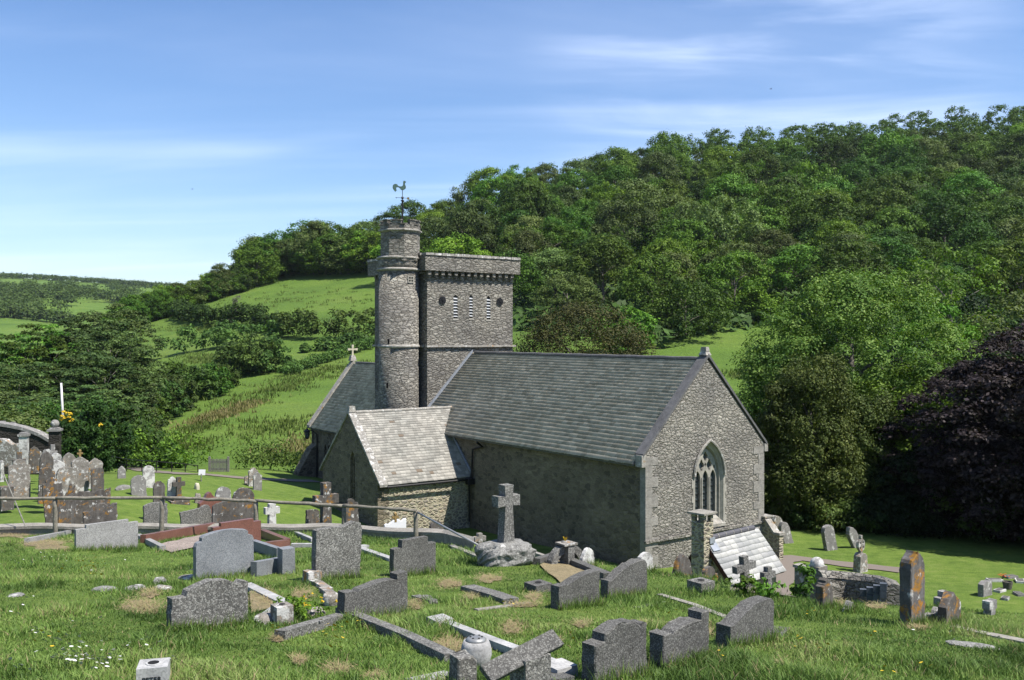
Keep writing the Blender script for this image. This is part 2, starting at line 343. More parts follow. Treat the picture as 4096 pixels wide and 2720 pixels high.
M['cream'] = plain('cream painted stone', (.55, .52, .40), 0.9, 0, .2, 6, .02)
M['rock'] = stone('rough grey rock', (.15, .15, .14), (.30, .30, .285), 5, (.5, .5, .48), .4, white=.06, bd=.05, grain=60)
M['concrete'] = stone('weathered concrete', (.24, .225, .19), (.36, .34, .30), 6, (.5, .5, .48), .3, bd=.02, rnd=False, grain=60)
M['tarmac'] = plain('worn tarmac', (.20, .172, .15), 0.95, 0, .2, 30, .01)
M['bark'] = stone('tree bark', (.09, .08, .065), (.18, .165, .14), 8, (.3, .3, .28), .1, bd=.03)
M['gravel'] = stone('pale gravel', (.30, .24, .20), (.46, .38, .33), 30, (.55, .5, .45), .6, bd=.03, grain=45, rnd=False)
M['straw'] = stone('dead straw', (.13, .12, .055), (.34, .26, .14), 16, (.5, .42, .28), .45, bd=.02, grain=120, rnd=False)
M['yellow'] = plain('yellow petals', (.75, .52, .03), 0.6)
M['white'] = plain('white petals', (.78, .78, .76), 0.6, 0, .05)
M['white_paint'] = plain('white paint', (.75, .76, .78), 0.5, 0, .05)
M['red'] = plain('orange red petals', (.6, .13, .04), 0.6)
LEAF = {
 'wood1': leaf_mat('woodland leaves', (0.033, 0.083, 0.011), (0.062, 0.146, 0.018), (0.116, 0.231, 0.028)),
 'wood2': leaf_mat('fresh woodland leaves', (0.041, 0.102, 0.011), (0.088, 0.192, 0.018), (0.150, 0.274, 0.028)),
 'ash': leaf_mat('ash leaves', (0.050, 0.086, 0.023), (0.089, 0.144, 0.037), (0.150, 0.215, 0.065)),
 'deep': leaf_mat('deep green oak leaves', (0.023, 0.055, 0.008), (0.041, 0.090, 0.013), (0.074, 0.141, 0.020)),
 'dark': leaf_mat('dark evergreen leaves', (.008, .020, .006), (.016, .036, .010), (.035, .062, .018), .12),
 'syc': leaf_mat('sycamore leaves', (0.045, 0.108, 0.018), (0.099, 0.189, 0.032), (0.189, 0.280, 0.063)),
 'cyp': leaf_mat('cypress sprays', (0.041, 0.072, 0.019), (0.081, 0.131, 0.030), (0.152, 0.203, 0.052), .15),
 'copper': leaf_mat('copper beech leaves', (.018, .015, .013), (.040, .030, .030), (.11, .085, .085), .15, .6, .15),
 'yew': leaf_mat('yew needles', (.018, .024, .008), (.040, .046, .014), (.080, .080, .026), .1, .6, .1),
 'alder': leaf_mat('alder leaves', (0.035, 0.064, 0.020), (0.068, 0.117, 0.032), (0.115, 0.179, 0.053)),
 'hedge': leaf_mat('hedge leaves', (0.028, 0.059, 0.015), (0.055, 0.111, 0.022), (0.100, 0.177, 0.038)),
 'bright': leaf_mat('bright young leaves', (0.062, 0.154, 0.015), (0.116, 0.254, 0.024), (0.185, 0.330, 0.046)),
 'grey': leaf_mat('bare grey twigs', (.07, .07, .055), (.12, .115, .095), (.18, .17, .15)),
}
def grass_mat(name, dry=False):
    m = bpy.data.materials.new(name); m.use_nodes = True; nt = m.node_tree; N = nt.nodes; L = nt.links; N.clear()
    out = N.new('ShaderNodeOutputMaterial'); at = N.new('ShaderNodeAttribute'); at.attribute_name = 'rnd'
    col = ramp(N, L, at.outputs['Fac'], [(0.0, (.08, .15, .028)), (0.35, (.165, .285, .055)), (0.62, (.28, .41, .095)), (0.70, (.30, .36, .13)), (0.85, (.34, .27, .14)), (1.0, (.46, .36, .21))])
    p = N.new('ShaderNodeBsdfPrincipled'); p.inputs['Roughness'].default_value = .6; p.inputs['Specular IOR Level'].default_value = .25
    t = N.new('ShaderNodeBsdfTranslucent'); mx = N.new('ShaderNodeMixShader'); mx.inputs[0].default_value = .3
    L.new(col, p.inputs['Base Color']); L.new(col, t.inputs['Color']); L.new(p.outputs[0], mx.inputs[1]); L.new(t.outputs[0], mx.inputs[2]); L.new(mx.outputs[0], out.inputs[0])
    return m
M['grass'] = grass_mat('grass blades')
def ground_mat():
    m, nt, N, L, b = nmat('lawn and soil', 1.0)
    v = objvec(N, L); n1 = noise(N, L, v, 2.2, 6, 0.65); n2 = noise(N, L, v, 0.35, 4, 0.5); n3 = noise(N, L, v, 38, 4, 0.7)
    col = ramp(N, L, n1, [(0.3, (.095, .165, .026)), (0.5, (.145, .235, .038)), (0.72, (.20, .27, .068))])
    vm = objvec(N, L, (0.5, 6, 1)); st = noise(N, L, vm, 1.2, 4, 0.6)
    col = mixc(N, L, 0.6, col, ramp(N, L, st, [(0.35, (.82, .86, .8)), (0.65, (1.15, 1.1, 1.15))]), 'MULTIPLY')
    col = mixc(N, L, 0.7, col, ramp(N, L, n2, [(0.3, (.8, .85, .8)), (0.7, (1.15, 1.1, 1.0))]), 'MULTIPLY')
    col = mixc(N, L, 0.9, col, ramp(N, L, n3, [(0.3, (.55, .6, .5)), (0.7, (1.35, 1.3, 1.3))]), 'MULTIPLY')
    L.new(col, b.inputs['Base Color'])
    bump(N, L, b, math_(N, L, 'ADD', n3, math_(N, L, 'MULTIPLY', n1, .6)), 1.0, 0.05)
    return m
def hill_mat():
    m, nt, N, L, b = nmat('pasture', 1.0)
    v = objvec(N, L); n1 = noise(N, L, v, 0.035, 6, 0.6); n2 = noise(N, L, v, 0.35, 6, 0.7); n3 = noise(N, L, v, 2.5, 4, 0.75)
    col = ramp(N, L, n1, [(0.32, (.075, .145, .020)), (0.5, (.115, .20, .028)), (0.68, (.145, .215, .040))])
    vm = objvec(N, L, (0.02, 0.45, 0.02)); st = noise(N, L, vm, 1.0, 4, 0.7)
    col = mixc(N, L, 0.5, col, ramp(N, L, st, [(0.35, (.8, .86, .8)), (0.65, (1.2, 1.12, 1.1))]), 'MULTIPLY')
    col = mixc(N, L, math_(N, L, 'MULTIPLY', ramp(N, L, n2, [(0.60, (0, 0, 0)), (0.72, (1, 1, 1))]), .55), col, (.095, .115, .038))
    col = mixc(N, L, 0.8, col, ramp(N, L, n3, [(0.3, (.68, .72, .65)), (0.7, (1.2, 1.2, 1.2))]), 'MULTIPLY')
    L.new(col, b.inputs['Base Color'])
    bump(N, L, b, math_(N, L, 'ADD', n3, math_(N, L, 'MULTIPLY', n2, 2.0)), 0.8, 0.35)
    return m
M['ground'] = ground_mat(); M['hill'] = hill_mat()

# ------------------------------------------------------------ the lie of the land
CR_T = [-1.3, -.2, -.073, -.032, .146, .306, .539, 1.3]; CR_D = [27, 26.6, 23.6, 20.5, 17.6, 14.4, 13.4, 13]
def sstep(a, b, x): t = np.clip((x - a) / (b - a), 0, 1); return t * t * (3 - 2 * t)
SP_T = [-2, -.6, -.5, -.45, -.41, -.355, -.265, -.146, -.08, .01, .08, .123, .19, .283, .374, .51, .6, 2]
SP_Z = [-14, -14, -12, -5, 2, 7, 16.5, 26.5, 33, 45, 50, 56, 64.6, 70, 75, 83, 84, 84]
SP_DT = [-2, -.41, -.2, 0, .3, .6, 2]; SP_D = [240, 260, 300, 330, 380, 400, 400]
def z_up(x, D): return -1.75 - .145 * D - .04 * np.clip(x, 0, 20)
def z_low(x, D):
    return -8.35 - .04 * (D - 33) + .2 * np.clip(-(x + 4), 0, 11.5) * (1 - sstep(40, 60, D) * .5) - .05 * np.clip(x - 5, 0, 8)
def terrain(x, y):
    x = np.asarray(x, float); D = np.asarray(y, float); t = x / np.maximum(D, 4.0)
    dc = np.interp(t, CR_T, CR_D); w = np.interp(t, [-1, -.1, 0.0, .15, .4, 1], [.3, .3, 2.5, 4.5, 5, 5])
    k = np.where(w < .5, np.clip((D - dc - .1) / .2, 0, 1), sstep(0, 1, (D - dc) / w))
    zu = z_up(x, D) + .05 * (fbm(x * .8, D * .8, 3, 5) - .5) * 2
    zl = z_low(x, D) + .05 * (fbm(x * .4, D * .4, 3, 9) - .5)
    z = zu * (1 - k) + zl * k
    far = sstep(56, 85, D); z = z * (1 - far) + (-12.0) * far
    zc = np.interp(t, SP_T, SP_Z); Dc = np.interp(t, SP_DT, SP_D)
    s = np.clip((D - 85) / (Dc - 85), 0, 1)
    sp = -12 + (zc + 12) * (.55 * s + .45 * s * s) - .10 * np.maximum(0, D - Dc)
    sp = sp + 1.6 * (fbm(x * .02, D * .02, 3, 3) - .5) * s
    z = np.where(D > 85, sp, z)
    top = np.interp(t, [-.54, -.37, -.2], [92, 76, 62])
    ds = -14 + (top + 14) * np.clip((D - 360) / 1140, 0, 1) - .05 * np.maximum(0, D - 1500)
    ds = ds + 16 * (fbm(x * .004, D * .004, 3, 13) - .5) * sstep(360, 700, D) * (1 - sstep(1200, 1480, D))
    return np.where(D > 200, np.maximum(z, ds), z)
def tz(x, y): return float(terrain(x, y))
def ray(px, py):
    """direction of a point of the photograph (2361 x 1568 units), per metre of depth"""
    X = px * 1.73486 - 2048; Y = py * 1.73486 - 1360
    h = -Y / F_PX; c, s = math.cos(PITCH), math.sin(PITCH); f = c + h * s
    return X / F_PX / f, (h * c - s) / f
HD = {}
def hit(px, py, d0=5.5, d1=1600):
    tx, e = ray(px, py); k = (d0, d1)
    if k not in HD: HD[k] = np.exp(np.linspace(math.log(d0), math.log(d1), 1400))
    D = HD[k]; b = e * D <= terrain(tx * D, D)
    i = int(np.argmax(b)) if b.any() else len(D) - 1
    lo, hi = (D[i - 1] if i else D[0]), D[i]
    for _ in range(2):
        q = np.linspace(lo, hi, 40); b = e * q <= terrain(tx * q, q); j = int(np.argmax(b)) if b.any() else 39; lo, hi = q[max(j - 1, 0)], q[j]
    return Vector((tx * hi, hi, tz(tx * hi, hi)))
def at(px, py, D): tx, e = ray(px, py); return Vector((tx * D, D, e * D))

def build_ground():
    xs = np.arange(-62, 62.01, .31); ys = np.arange(-12, 60.01, .29)
    X, Y = np.meshgrid(xs, ys); Z = terrain(X, Y)
    n, m = X.shape; V = np.stack([X, Y, Z], -1).reshape(-1, 3)
    i = np.arange(n * m).reshape(n, m); Fq = np.stack([i[:-1, :-1], i[:-1, 1:], i[1:, 1:], i[1:, :-1]], -1).reshape(-1, 4)
    tag(link('ground', mesh_np('ground', V, Fq, True), M['ground']), kind='structure')
    ts = np.concatenate([np.linspace(-1.6, -.62, 30), np.linspace(-.61, .61, 260), np.linspace(.62, 1.6, 30)])
    ds = np.concatenate([np.linspace(57, 400, 230), np.geomspace(405, 2600, 90)])
    T, D = np.meshgrid(ts, ds); Z = terrain(T * D, D) - .1 * (D < 60) - .02
    n, m = T.shape; V = np.stack([T * D, D, Z], -1).reshape(-1, 3)
    i = np.arange(n * m).reshape(n, m); Fq = np.stack([i[:-1, :-1], i[:-1, 1:], i[1:, 1:], i[1:, :-1]], -1).reshape(-1, 4)
    tag(link('hills', mesh_np('hills', V, Fq, True), M['hill']), kind='structure')
build_ground()
def strip(name, pts, width, mat, lift=.03, kind='structure'):
    """a path sheet draped on the ground"""
    P = [Vector(p) for p in pts]; C = []
    for a, b in zip(P[:-1], P[1:]):
        k = max(2, int((b - a).length / .3))
        for i in range(k): C.append(a.lerp(b, i / k))
    C.append(P[-1]); V = []
    for i, p in enumerate(C):
        d = (C[min(i + 1, len(C) - 1)] - C[max(i - 1, 0)]); d.z = 0; d.normalize(); nrm = Vector((-d.y, d.x, 0))
        w = width * (1 + .08 * math.sin(i * .9) + .05 * math.sin(i * 2.3))
        for s in np.linspace(-.5, .5, 5):
            q = p + nrm * (w * s); V.append((q.x, q.y, tz(q.x, q.y) + lift))
    Fq = [(i * 5 + k, i * 5 + k + 1, (i + 1) * 5 + k + 1, (i + 1) * 5 + k) for i in range(len(C) - 1) for k in range(4)]
    o = link(name, mesh_np(name, V, Fq, True), mat); return tag(o, kind=kind)
strip('path', [hit(*p) for p in ((190, 1072), (250, 1078), (330, 1085), (430, 1094), (540, 1101), (640, 1107), (730, 1110))], 1.1, M['tarmac'])
strip('path', [hit(*p) for p in ((1760, 1372), (1785, 1352), (1805, 1322), (1800, 1292), (1835, 1287), (1900, 1296), (1990, 1306), (2080, 1316))], 1.0, M['tarmac'])

# ------------------------------------------------------------ the church (local frame: x = south along the east wall, y = west, z up)
YAW = 0.626; ZB = -8.0; CO = (4.732, 33.674, ZB)
church = empty('church', CO, YAW, 'grey stone village church with a square tower, round stair turret and stone tiled roofs', 'church')
def P(v, u, z): return Vector((v, u, z - ZB))
def part(name, bm, m, parent=church, smooth=False): return link(name, bm_mesh(name, bm, smooth), M[m] if isinstance(m, str) else m, parent)
def slate_roof(name, O, A, B, Nn, length, slope, r0, r1, wid, th, mat, parent, seed=0, edge=0):
    g = np.random.default_rng(seed); O, A, B, Nn = [np.array(x, float) for x in (O, A, B, Nn)]
    V = []; Fq = []; at_ = []; s = -.03; r = 0; up_ = np.dot(np.cross(A, B), Nn) > 0
    while s < slope:
        sp = r0 + (r1 - r0) * s / slope; x = -g.random() * wid; row_j = g.normal(0, .25)
        top = min(s + sp * 1.5, slope)
        while x < length:
            w = wid * (.7 + .6 * g.random()); xa, xb = max(x, 0), min(x + w - .006, length); x += w
            if xb - xa < .02: continue
            j = g.normal(0, .006); l = th * (1.6 + .35 * g.random()); sk = g.normal(0, .004)
            b0 = O + A * xa + B * (s + j) + Nn * l; b1 = O + A * xb + B * (s + j + sk) + Nn * (l + g.normal(0, th * .15))
            t0 = O + A * xa + B * top + Nn * th * .3; t1 = O + A * xb + B * top + Nn * th * .3
            f0 = b0 - Nn * (th * 1.3 + edge); f1 = b1 - Nn * (th * 1.3 + edge); k = len(V)
            V += [b0, b1, t1, t0, f0, f1]; Fq += [(k, k + 1, k + 2, k + 3), (k + 4, k + 5, k + 1, k)] if up_ else [(k + 3, k + 2, k + 1, k), (k, k + 1, k + 5, k + 4)]
            c = .12 + g.random() * .80; c = 1.0 if g.random() < .012 else c
            at_ += [c, 0.0 if edge else c]  # front edges take the darkest colour: shade under each tile course painted in
        s += sp; r += 1
    return link(name, mesh_np(name, np.array(V), np.array(Fq), attr=at_), mat, parent)

def build_church():
    SL = 3.57 / 3.43
    # --- chancel walls
    bm = bmesh.new()
    out = [(0, -9.6), (6.4, -9.6), (6.4, -4.27), (3.2, -.93), (0, -4.27)]
    win = arch(1.54, -7.12, -5.27, 1.24, 3.28, 12)
    add_plate(bm, out, [win], lambda x, y, d: P(x, d, y), .26)
    part('east_wall', bm, 'rubble_grey')
    bm = bmesh.new(); inn = arch(1.28, -6.82, -5.27, .98, 3.28, 12)
    vo = [bm.verts.new(P(x, -.012, y)) for x, y in win]; vm = [bm.verts.new(P(3.28 + (x - 3.28) * .9, .09, -5.6 + (y + 5.6) * .93)) for x, y in win]
    vm2 = [bm.verts.new(P(3.28 + (x - 3.28) * .86, .10, -5.6 + (y + 5.6) * .90)) for x, y in win]
    vi = [bm.verts.new(P(x, .27, y)) for x, y in inn]
    for a, b_ in ((vo, vm), (vm, vm2), (vm2, vi)):
        for i in range(len(a)): bm.faces.new((a[i], a[(i + 1) % len(a)], b_[(i + 1) % len(a)], b_[i]))
    wf = part('window', bm, 'ashlar')
    # jamb blocks and hood mould, standing proud of the rubble
    bm = bmesh.new(); z = -7.1; k = 0
    while z < -5.35:
        h = .24 + .05 * ((k * 7) % 3)
        for sgn in (-1, 1):
            w = .10 + .07 * ((k + (sgn > 0)) % 2)
            add_box(bm, P(3.28 + sgn * (.77 + w / 2), -.004, z + h / 2), (w, .03, h - .004)); part('jamb_stone', bm, 'ashlar', wf); bm = bmesh.new()
        z += h; k += 1
    bm.free()
    bm = bmesh.new(); hp = arch(1.64, -5.3, -5.27, 1.30, 3.28, 14)[1:]
    add_tube(bm, [P(x, -.05, y) for x, y in hp], .055, 6)
    part('hood_mould', bm, 'trim', wf)
    # tracery
    bm = bmesh.new(); holes = []
    for cx in (2.865, 3.28, 3.695): holes.append([(x, y) for x, y in arch(.285, -6.76, -5.42, .30, cx, 6)])
    def eye(cx, cy, w, h, lobes=True):
        pts = []
        for i in range(28):
            a = 2 * PI * i / 28; r = 1 + (.16 * math.cos(4 * a) if lobes else 0)
            pts.append((cx + w * r * math.cos(a), cy + h * r * math.sin(a)))
        return pts
    holes += [eye(3.07, -4.93, .125, .20), eye(3.49, -4.93, .125, .20), eye(3.28, -4.60, .11, .16)]
    for cx, cy in ((2.80, -5.02), (3.76, -5.02)): holes.append(eye(cx, cy, .045, .07, False))
    holes.append([(3.28, -5.02), (3.225, -4.90), (3.28, -4.82), (3.335, -4.90)])
    add_plate(bm, [(3.28 + (x - 3.28) * 1.0, y) for x, y in inn], holes, lambda x, y, d: P(x, .19 + d, y), .10)
    part('tracery', bm, 'ashlar', wf)
    bm = bmesh.new()
    for cx in (3.07, 3.49): add_box(bm, P(cx, .19, -6.08), (.045, .08, 1.40))
    part('mullions', bm, 'ashlar', wf)
    bm = bmesh.new(); add_box(bm, P(3.28, .305, -5.6), (1.5, .02, 2.9)); gp = part('glass', bm, 'glass', wf)
    bm = bmesh.new()
    for cx in (2.865, 3.28, 3.695):
        z = -6.72
        while z < -5.2:
            add_box(bm, P(cx, .27, z), (.29, .03, .022)); z += .245
        z = -6.66
        while z < -5.2:
            add_box(bm, P(cx - .06, .290, z + .06), (.016, .012, .16)); add_box(bm, P(cx + .06, .290, z + .06), (.016, .012, .16)); add_box(bm, P(cx, .290, z + .06), (.11, .012, .014)); z += .245
    part('glazing_bars', bm, 'iron', wf)
    bm = bmesh.new(); s = [bm.verts.new(P(*p)) for p in ((2.4, -.05, -7.15), (4.16, -.05, -7.15), (4.0, .27, -6.80), (2.56, .27, -6.80), (2.4, -.05, -7.26), (4.16, -.05, -7.26))]
    for f in ((0, 1, 2, 3), (4, 5, 1, 0)): bm.faces.new([s[i] for i in f])
    part('sill', bm, 'trim', wf)
    bm = bmesh.new()
    for a, b_ in ((0, 6.4),): add_box(bm, P(3.2, -.03, -7.38), (6.5, .12, .09))
    part('string_course', bm, 'rubble_grey')
    # quoins
    bm = bmesh.new(); z = -9.0; k = 0
    while z < -4.4:
        h = .30 + .06 * (k % 3)
        for vx, sg in ((0, 1), (6.4, -1)):
            w = (.62, .34)[k % 2]; add_box(bm, P(vx + sg * (w / 2 - .012), .12, z + h / 2), (w, .28, h - .008)); part('quoin', bm, 'quoin'); bm = bmesh.new()
        z += h; k += 1
    bm.free()
    bm = bmesh.new()
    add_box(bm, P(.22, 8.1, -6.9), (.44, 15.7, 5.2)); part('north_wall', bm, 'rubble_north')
    bm = bmesh.new(); add_box(bm, P(6.18, 8.1, -6.9), (.44, 15.7, 5.2)); part('south_wall', bm, 'rubble_grey')
    # verge copings
    bm = bmesh.new()
    for sg, ve in ((1, -.16), (-1, 6.56)):
        n = 9
        for i in range(n):
            a0 = i / n; a1 = (i + 1) / n; v0 = ve + (3.2 - ve) * a0; v1 = ve + (3.2 - ve) * a1; z0 = -4.36 + 3.52 * a0; z1 = -4.36 + 3.52 * a1
            if i < 7 or 1:
                to = lambda x, y, d: P(x, d - .06, y)
                add_prism(bm, [(v0, z0), (v1, z1), (v1, z1 + .12), (v0, z0 + .12)], .42, to)
    part('verge_coping', bm, 'verge')
    bm = bmesh.new(); add_box(bm, P(3.2, .14, -.70), (.30, .40, .16), taper=.6); add_box(bm, P(3.2, .14, -.55), (.20, .30, .16), taper=.8); add_box(bm, P(-.12, .12, -4.50), (.2, .34, .42), taper=1.0); add_box(bm, P(6.5, .12, -4.46), (.2, .34, .3))
    part('apex_stone', bm, 'trim')
    # roof structure and tiles
    def slab(name, u0, u1, ve, ze, vr, zr, t=.10, m='verge', par=church):
        bm = bmesh.new(); add_prism(bm, [(ve, ze), (vr, zr), (vr, zr - t * 1.5), (ve + .03, ze - t)], u1 - u0, lambda x, y, d: P(x, u0 + d, y)); return part(name, bm, m, par)
    def tiled(name, u0, u1, ve, ze, vr, zr, r0, r1, wid, th, mat, seed):
        b = slab(name, u0, u1, ve, ze, vr, zr); B = Vector((vr - ve, 0, zr - ze)); sl = B.length; B.normalize()
        Nn = Vector((-B.z, 0, B.x)) if vr > ve else Vector((B.z, 0, -B.x)); Nn = Nn if Nn.z > 0 else -Nn
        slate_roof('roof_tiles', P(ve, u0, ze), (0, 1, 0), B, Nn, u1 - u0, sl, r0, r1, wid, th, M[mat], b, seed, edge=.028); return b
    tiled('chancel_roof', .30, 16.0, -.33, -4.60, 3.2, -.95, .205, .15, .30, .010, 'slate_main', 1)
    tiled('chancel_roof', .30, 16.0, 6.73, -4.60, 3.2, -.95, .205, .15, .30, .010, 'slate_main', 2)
    bm = bmesh.new(); add_tube(bm, [P(3.2, .4 + i * .45, -.93 + .008 * math.sin(i * 1.7)) for i in range(35)], .085, 8); part('ridge', bm, 'verge')
    bm = bmesh.new(); add_prism(bm, [(.53, -3.66), (3.2, -.84), (3.2, -.98), (.53, -3.80)], .10, lambda x, y, d: P(x - .03, 15.86 + d, y + .06)); part('flashing', bm, 'lead')
    # rafter feet under the north eaves
    bm = bmesh.new(); u = .8
    while u < 11: add_box(bm, P(-.10, u, -4.62), (.22, .10, .10)); u += .55
    part('rafter_feet', bm, 'rubble_north')
    # --- north transept
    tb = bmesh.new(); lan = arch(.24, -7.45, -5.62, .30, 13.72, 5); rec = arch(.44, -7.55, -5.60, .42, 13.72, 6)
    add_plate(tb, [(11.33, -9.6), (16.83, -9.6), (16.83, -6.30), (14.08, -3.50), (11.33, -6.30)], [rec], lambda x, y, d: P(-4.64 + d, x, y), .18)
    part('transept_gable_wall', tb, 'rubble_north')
    bm = bmesh.new(); add_plate(bm, rec, [lan], lambda x, y, d: P(-4.52 + d, x, y), .16); lw = part('window', bm, 'rubble_north')
    bm = bmesh.new(); add_box(bm, P(-4.38, 13.72, -6.5), (.02, .5, 2.4)); part('glass', bm, 'glass', lw)
    bm = bmesh.new(); add_box(bm, P(-2.32, 11.53, -8.0), (4.62, .40, 3.3)); part('transept_east_wall', bm, 'rubble_flint')
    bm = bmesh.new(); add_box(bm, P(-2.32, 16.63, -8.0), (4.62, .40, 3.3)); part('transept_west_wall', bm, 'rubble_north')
    bm = bmesh.new(); z = -9.2; k = 0
    while z < -6.4:
        h = .27; add_box(bm, P(-4.64 + (.14, .26)[k % 2] - .012, 11.33 + .12, z + h / 2), ((.3, .54)[k % 2], .27, h - .012)); z += h; k += 1
    part('quoins', bm, 'rubble_north')
    for sg, ue in ((1, 11.14), (-1, 17.02)):
        ur, zr, ze = 14.08, -3.52, -6.38
        bm = bmesh.new(); add_prism(bm, [(ue, ze), (ur, zr), (ur, zr - .15), (ue + .03 * sg, ze - .08)], 5.2, lambda x, y, d: P(-4.38 + d, x, y)); b = part('transept_roof', bm, 'verge')
        B = Vector((0, ur - ue, zr - ze)); sl = B.length; B.normalize(); Nn = Vector((0, -abs(B.z) * sg, abs(B.y)))
        slate_roof('slates', P(-4.30, ue, ze), (1, 0, 0), B, Nn, 5.1, sl, .175, .125, .23, .018, M['slate_pale'], b, 5)
        bm = bmesh.new(); n = 12; g = random.Random(3)
        for i in range(n):
            a0 = i / n; a1 = (i + .97) / n; y0 = ue - .10 * sg + (ur - ue + .1 * sg) * a0; y1 = ue - .1 * sg + (ur - ue + .1 * sg) * a1; z0 = ze - .06 + (zr + .06 - ze) * a0; z1 = ze - .06 + (zr + .06 - ze) * a1; q = .10 + g.random() * .03
            add_prism(bm, [(y0, z0), (y1, z1), (y1, z1 + q), (y0, z0 + q)], .34 + g.random() * .03, lambda x, y, d: P(-4.70 + d, x, y))
        part('transept_coping', bm, 'verge_pale' if sg > 0 else 'trim')
    bm = bmesh.new(); add_box(bm, P(-4.52, 14.08, -3.34), (.34, .26, .26), taper=.75); part('apex_stone', bm, 'trim')
    bm = bmesh.new(); add_tube(bm, [P(-4.3 + i * .4, 14.08, -3.50 + .01 * math.sin(i * 2.1)) for i in range(14)], .075, 8); part('ridge', bm, 'trim')
    bm = bmesh.new(); add_tube(bm, [P(-4.35, 11.02, -6.46), P(-.1, 11.02, -6.50)], .05, 6); part('gutter', bm, 'iron')
    bm = bmesh.new(); add_tube(bm, [P(-.38, 10.2, -4.74), P(-.10, 10.2, -4.95), P(-.10, 10.95, -5.15), P(-.10, 11.05, -6.45), P(-.16, 11.12, -6.6), P(-.16, 11.12, -8.4)], .05, 6); add_box(bm, P(-.2, 11.0, -6.58), (.3, .3, .26)); part('downpipe', bm, 'iron')
    bm = bmesh.new(); add_prism(bm, [(11.12, -6.30), (12.93, -4.50), (12.93, -4.38), (11.12, -6.16)], .05, lambda x, y, d: P(-.07 + d, x, y)); part('flashing', bm, 'lead')
    # --- tower
    bm = bmesh.new(); lou = [(2.19, .80, 2.00, .25), (3.125, .83, 2.02, .20), (4.205, .77, 1.97, .24)]
    holes = [[(c - w / 2, a), (c + w / 2, a), (c + w / 2, b_ - .07), (c, b_), (c - w / 2, b_ - .07)] for c, a, b_, w in lou]
    add_plate(bm, [(.53, -9.6), (5.74, -9.6), (5.74, 3.2), (.53, 3.2)], holes, lambda x, y, d: P(x, 15.96 + d, y), .35); part('tower_east_wall', bm, 'tower')
    bm = bmesh.new(); add_box(bm, P(3.135, 18.9, -3.2), (5.21, 5.15, 12.8)); part('tower_body', bm, 'tower')
    for c, a, b_, w in lou:
        bm = bmesh.new(); n = 7
        for i in range(n):
            z = a + .10 + (b_ - a - .16) * i / n
            s = [bm.verts.new(P(*p)) for p in ((c - w / 2, 15.95, z), (c + w / 2, 15.95, z), (c + w / 2, 16.14, z + .11), (c - w / 2, 16.14, z + .11), (c - w / 2, 15.95, z - .02), (c + w / 2, 15.95, z - .02), (c + w / 2, 16.14, z + .09), (c - w / 2, 16.14, z + .09))]
            for f in ((0, 1, 2, 3), (7, 6, 5, 4), (4, 5, 1, 0), (3, 2, 6, 7)): bm.faces.new([s[j] for j in f])
        lo = part('belfry_louvres', bm, 'louvre')
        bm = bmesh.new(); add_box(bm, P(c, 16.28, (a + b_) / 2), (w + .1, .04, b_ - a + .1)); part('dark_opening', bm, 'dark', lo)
        bm = bmesh.new(); add_box(bm, P(c, 15.97, a - .05), (w + .08, .06, .09)); part('sill', bm, 'ashlar', lo)
    for c in (1.40, 4.90):
        bm = bmesh.new(); n = 20
        def disc(r0, r1, y0, y1):
            A = [bm.verts.new(P(c + r0 * math.cos(2 * PI * i / n), 15.96 + y0, 1.70 + r0 * math.sin(2 * PI * i / n))) for i in range(n)]
            B_ = [bm.verts.new(P(c + r1 * math.cos(2 * PI * i / n), 15.96 + y1, 1.70 + r1 * math.sin(2 * PI * i / n))) for i in range(n)]
            for i in range(n): bm.faces.new((A[i], A[(i + 1) % n], B_[(i + 1) % n], B_[i]))
            bm.faces.new(B_)
        disc(.20, .20, .01, -.05); disc(.05, .03, -.05, -.09)
        pt = part('tie_plate', bm, 'iron'); bm = bmesh.new()
        for i in range(4):
            Mx = Matrix.Translation(P(c, 15.90, 1.70)) @ Matrix.Rotation(PI * i / 4, 4, 'Y'); add_box(bm, (0, 0, 0), (.36, .012, .02), mat=Mx)
        part('ribs', bm, 'iron', pt)
    bm = bmesh.new(); g = random.Random(5)
    for z, pr, h in ((-.60, .09, .09),):
        x = .46
        while x < 5.8:
            w = .5; add_box(bm, P(min(x + w / 2, 5.62), 15.93 + g.uniform(-.01, .01), z + g.uniform(-.01, .01)), (w, .20, h)); x += w
        add_box(bm, P(.50, 18.9, z), (.2, 5.3, h)); add_box(bm, P(5.77, 18.9, z), (.2, 5.3, h))
    part('string_course', bm, 'trim')
    bm = bmesh.new()
    for c, s in ((P(3.135, 15.83, 3.53), (5.76, .34, .78)), (P(3.135, 21.6, 3.53), (5.76, .34, .78)), (P(.42, 18.72, 3.53), (.34, 5.5, .78)), (P(5.85, 18.72, 3.53), (.34, 5.5, .78))): add_box(bm, c, s)
    part('parapet', bm, 'tower')
    bm = bmesh.new(); x = .26
    while x < 5.98:
        w = g.uniform(.32, .55); w = min(w, 6.02 - x); add_box(bm, P(x + w / 2, 15.84, 3.955), (w - .012, .46, .11 + g.uniform(0, .03)), taper=.93); x += w
    y = 16.07
    while y < 21.4:
        w = g.uniform(.32, .55)
        for xx in (.42, 5.87): add_box(bm, P(xx, y + w / 2, 3.955), (.46, w - .012, .11 + g.uniform(0, .03)), taper=.93)
        y += w
    add_box(bm, P(3.135, 21.62, 3.955), (5.7, .46, .12)); part('parapet_coping', bm, 'verge_pale')
    bm = bmesh.new(); x = .55
    while x < 5.75:
        add_box(bm, P(x, 15.85, 3.04), (.17, .24, .20)); add_box(bm, P(x, 15.90, 2.89), (.15, .16, .14)); part('corbel', bm, 'tower'); bm = bmesh.new(); x += .385
    y = 16.3
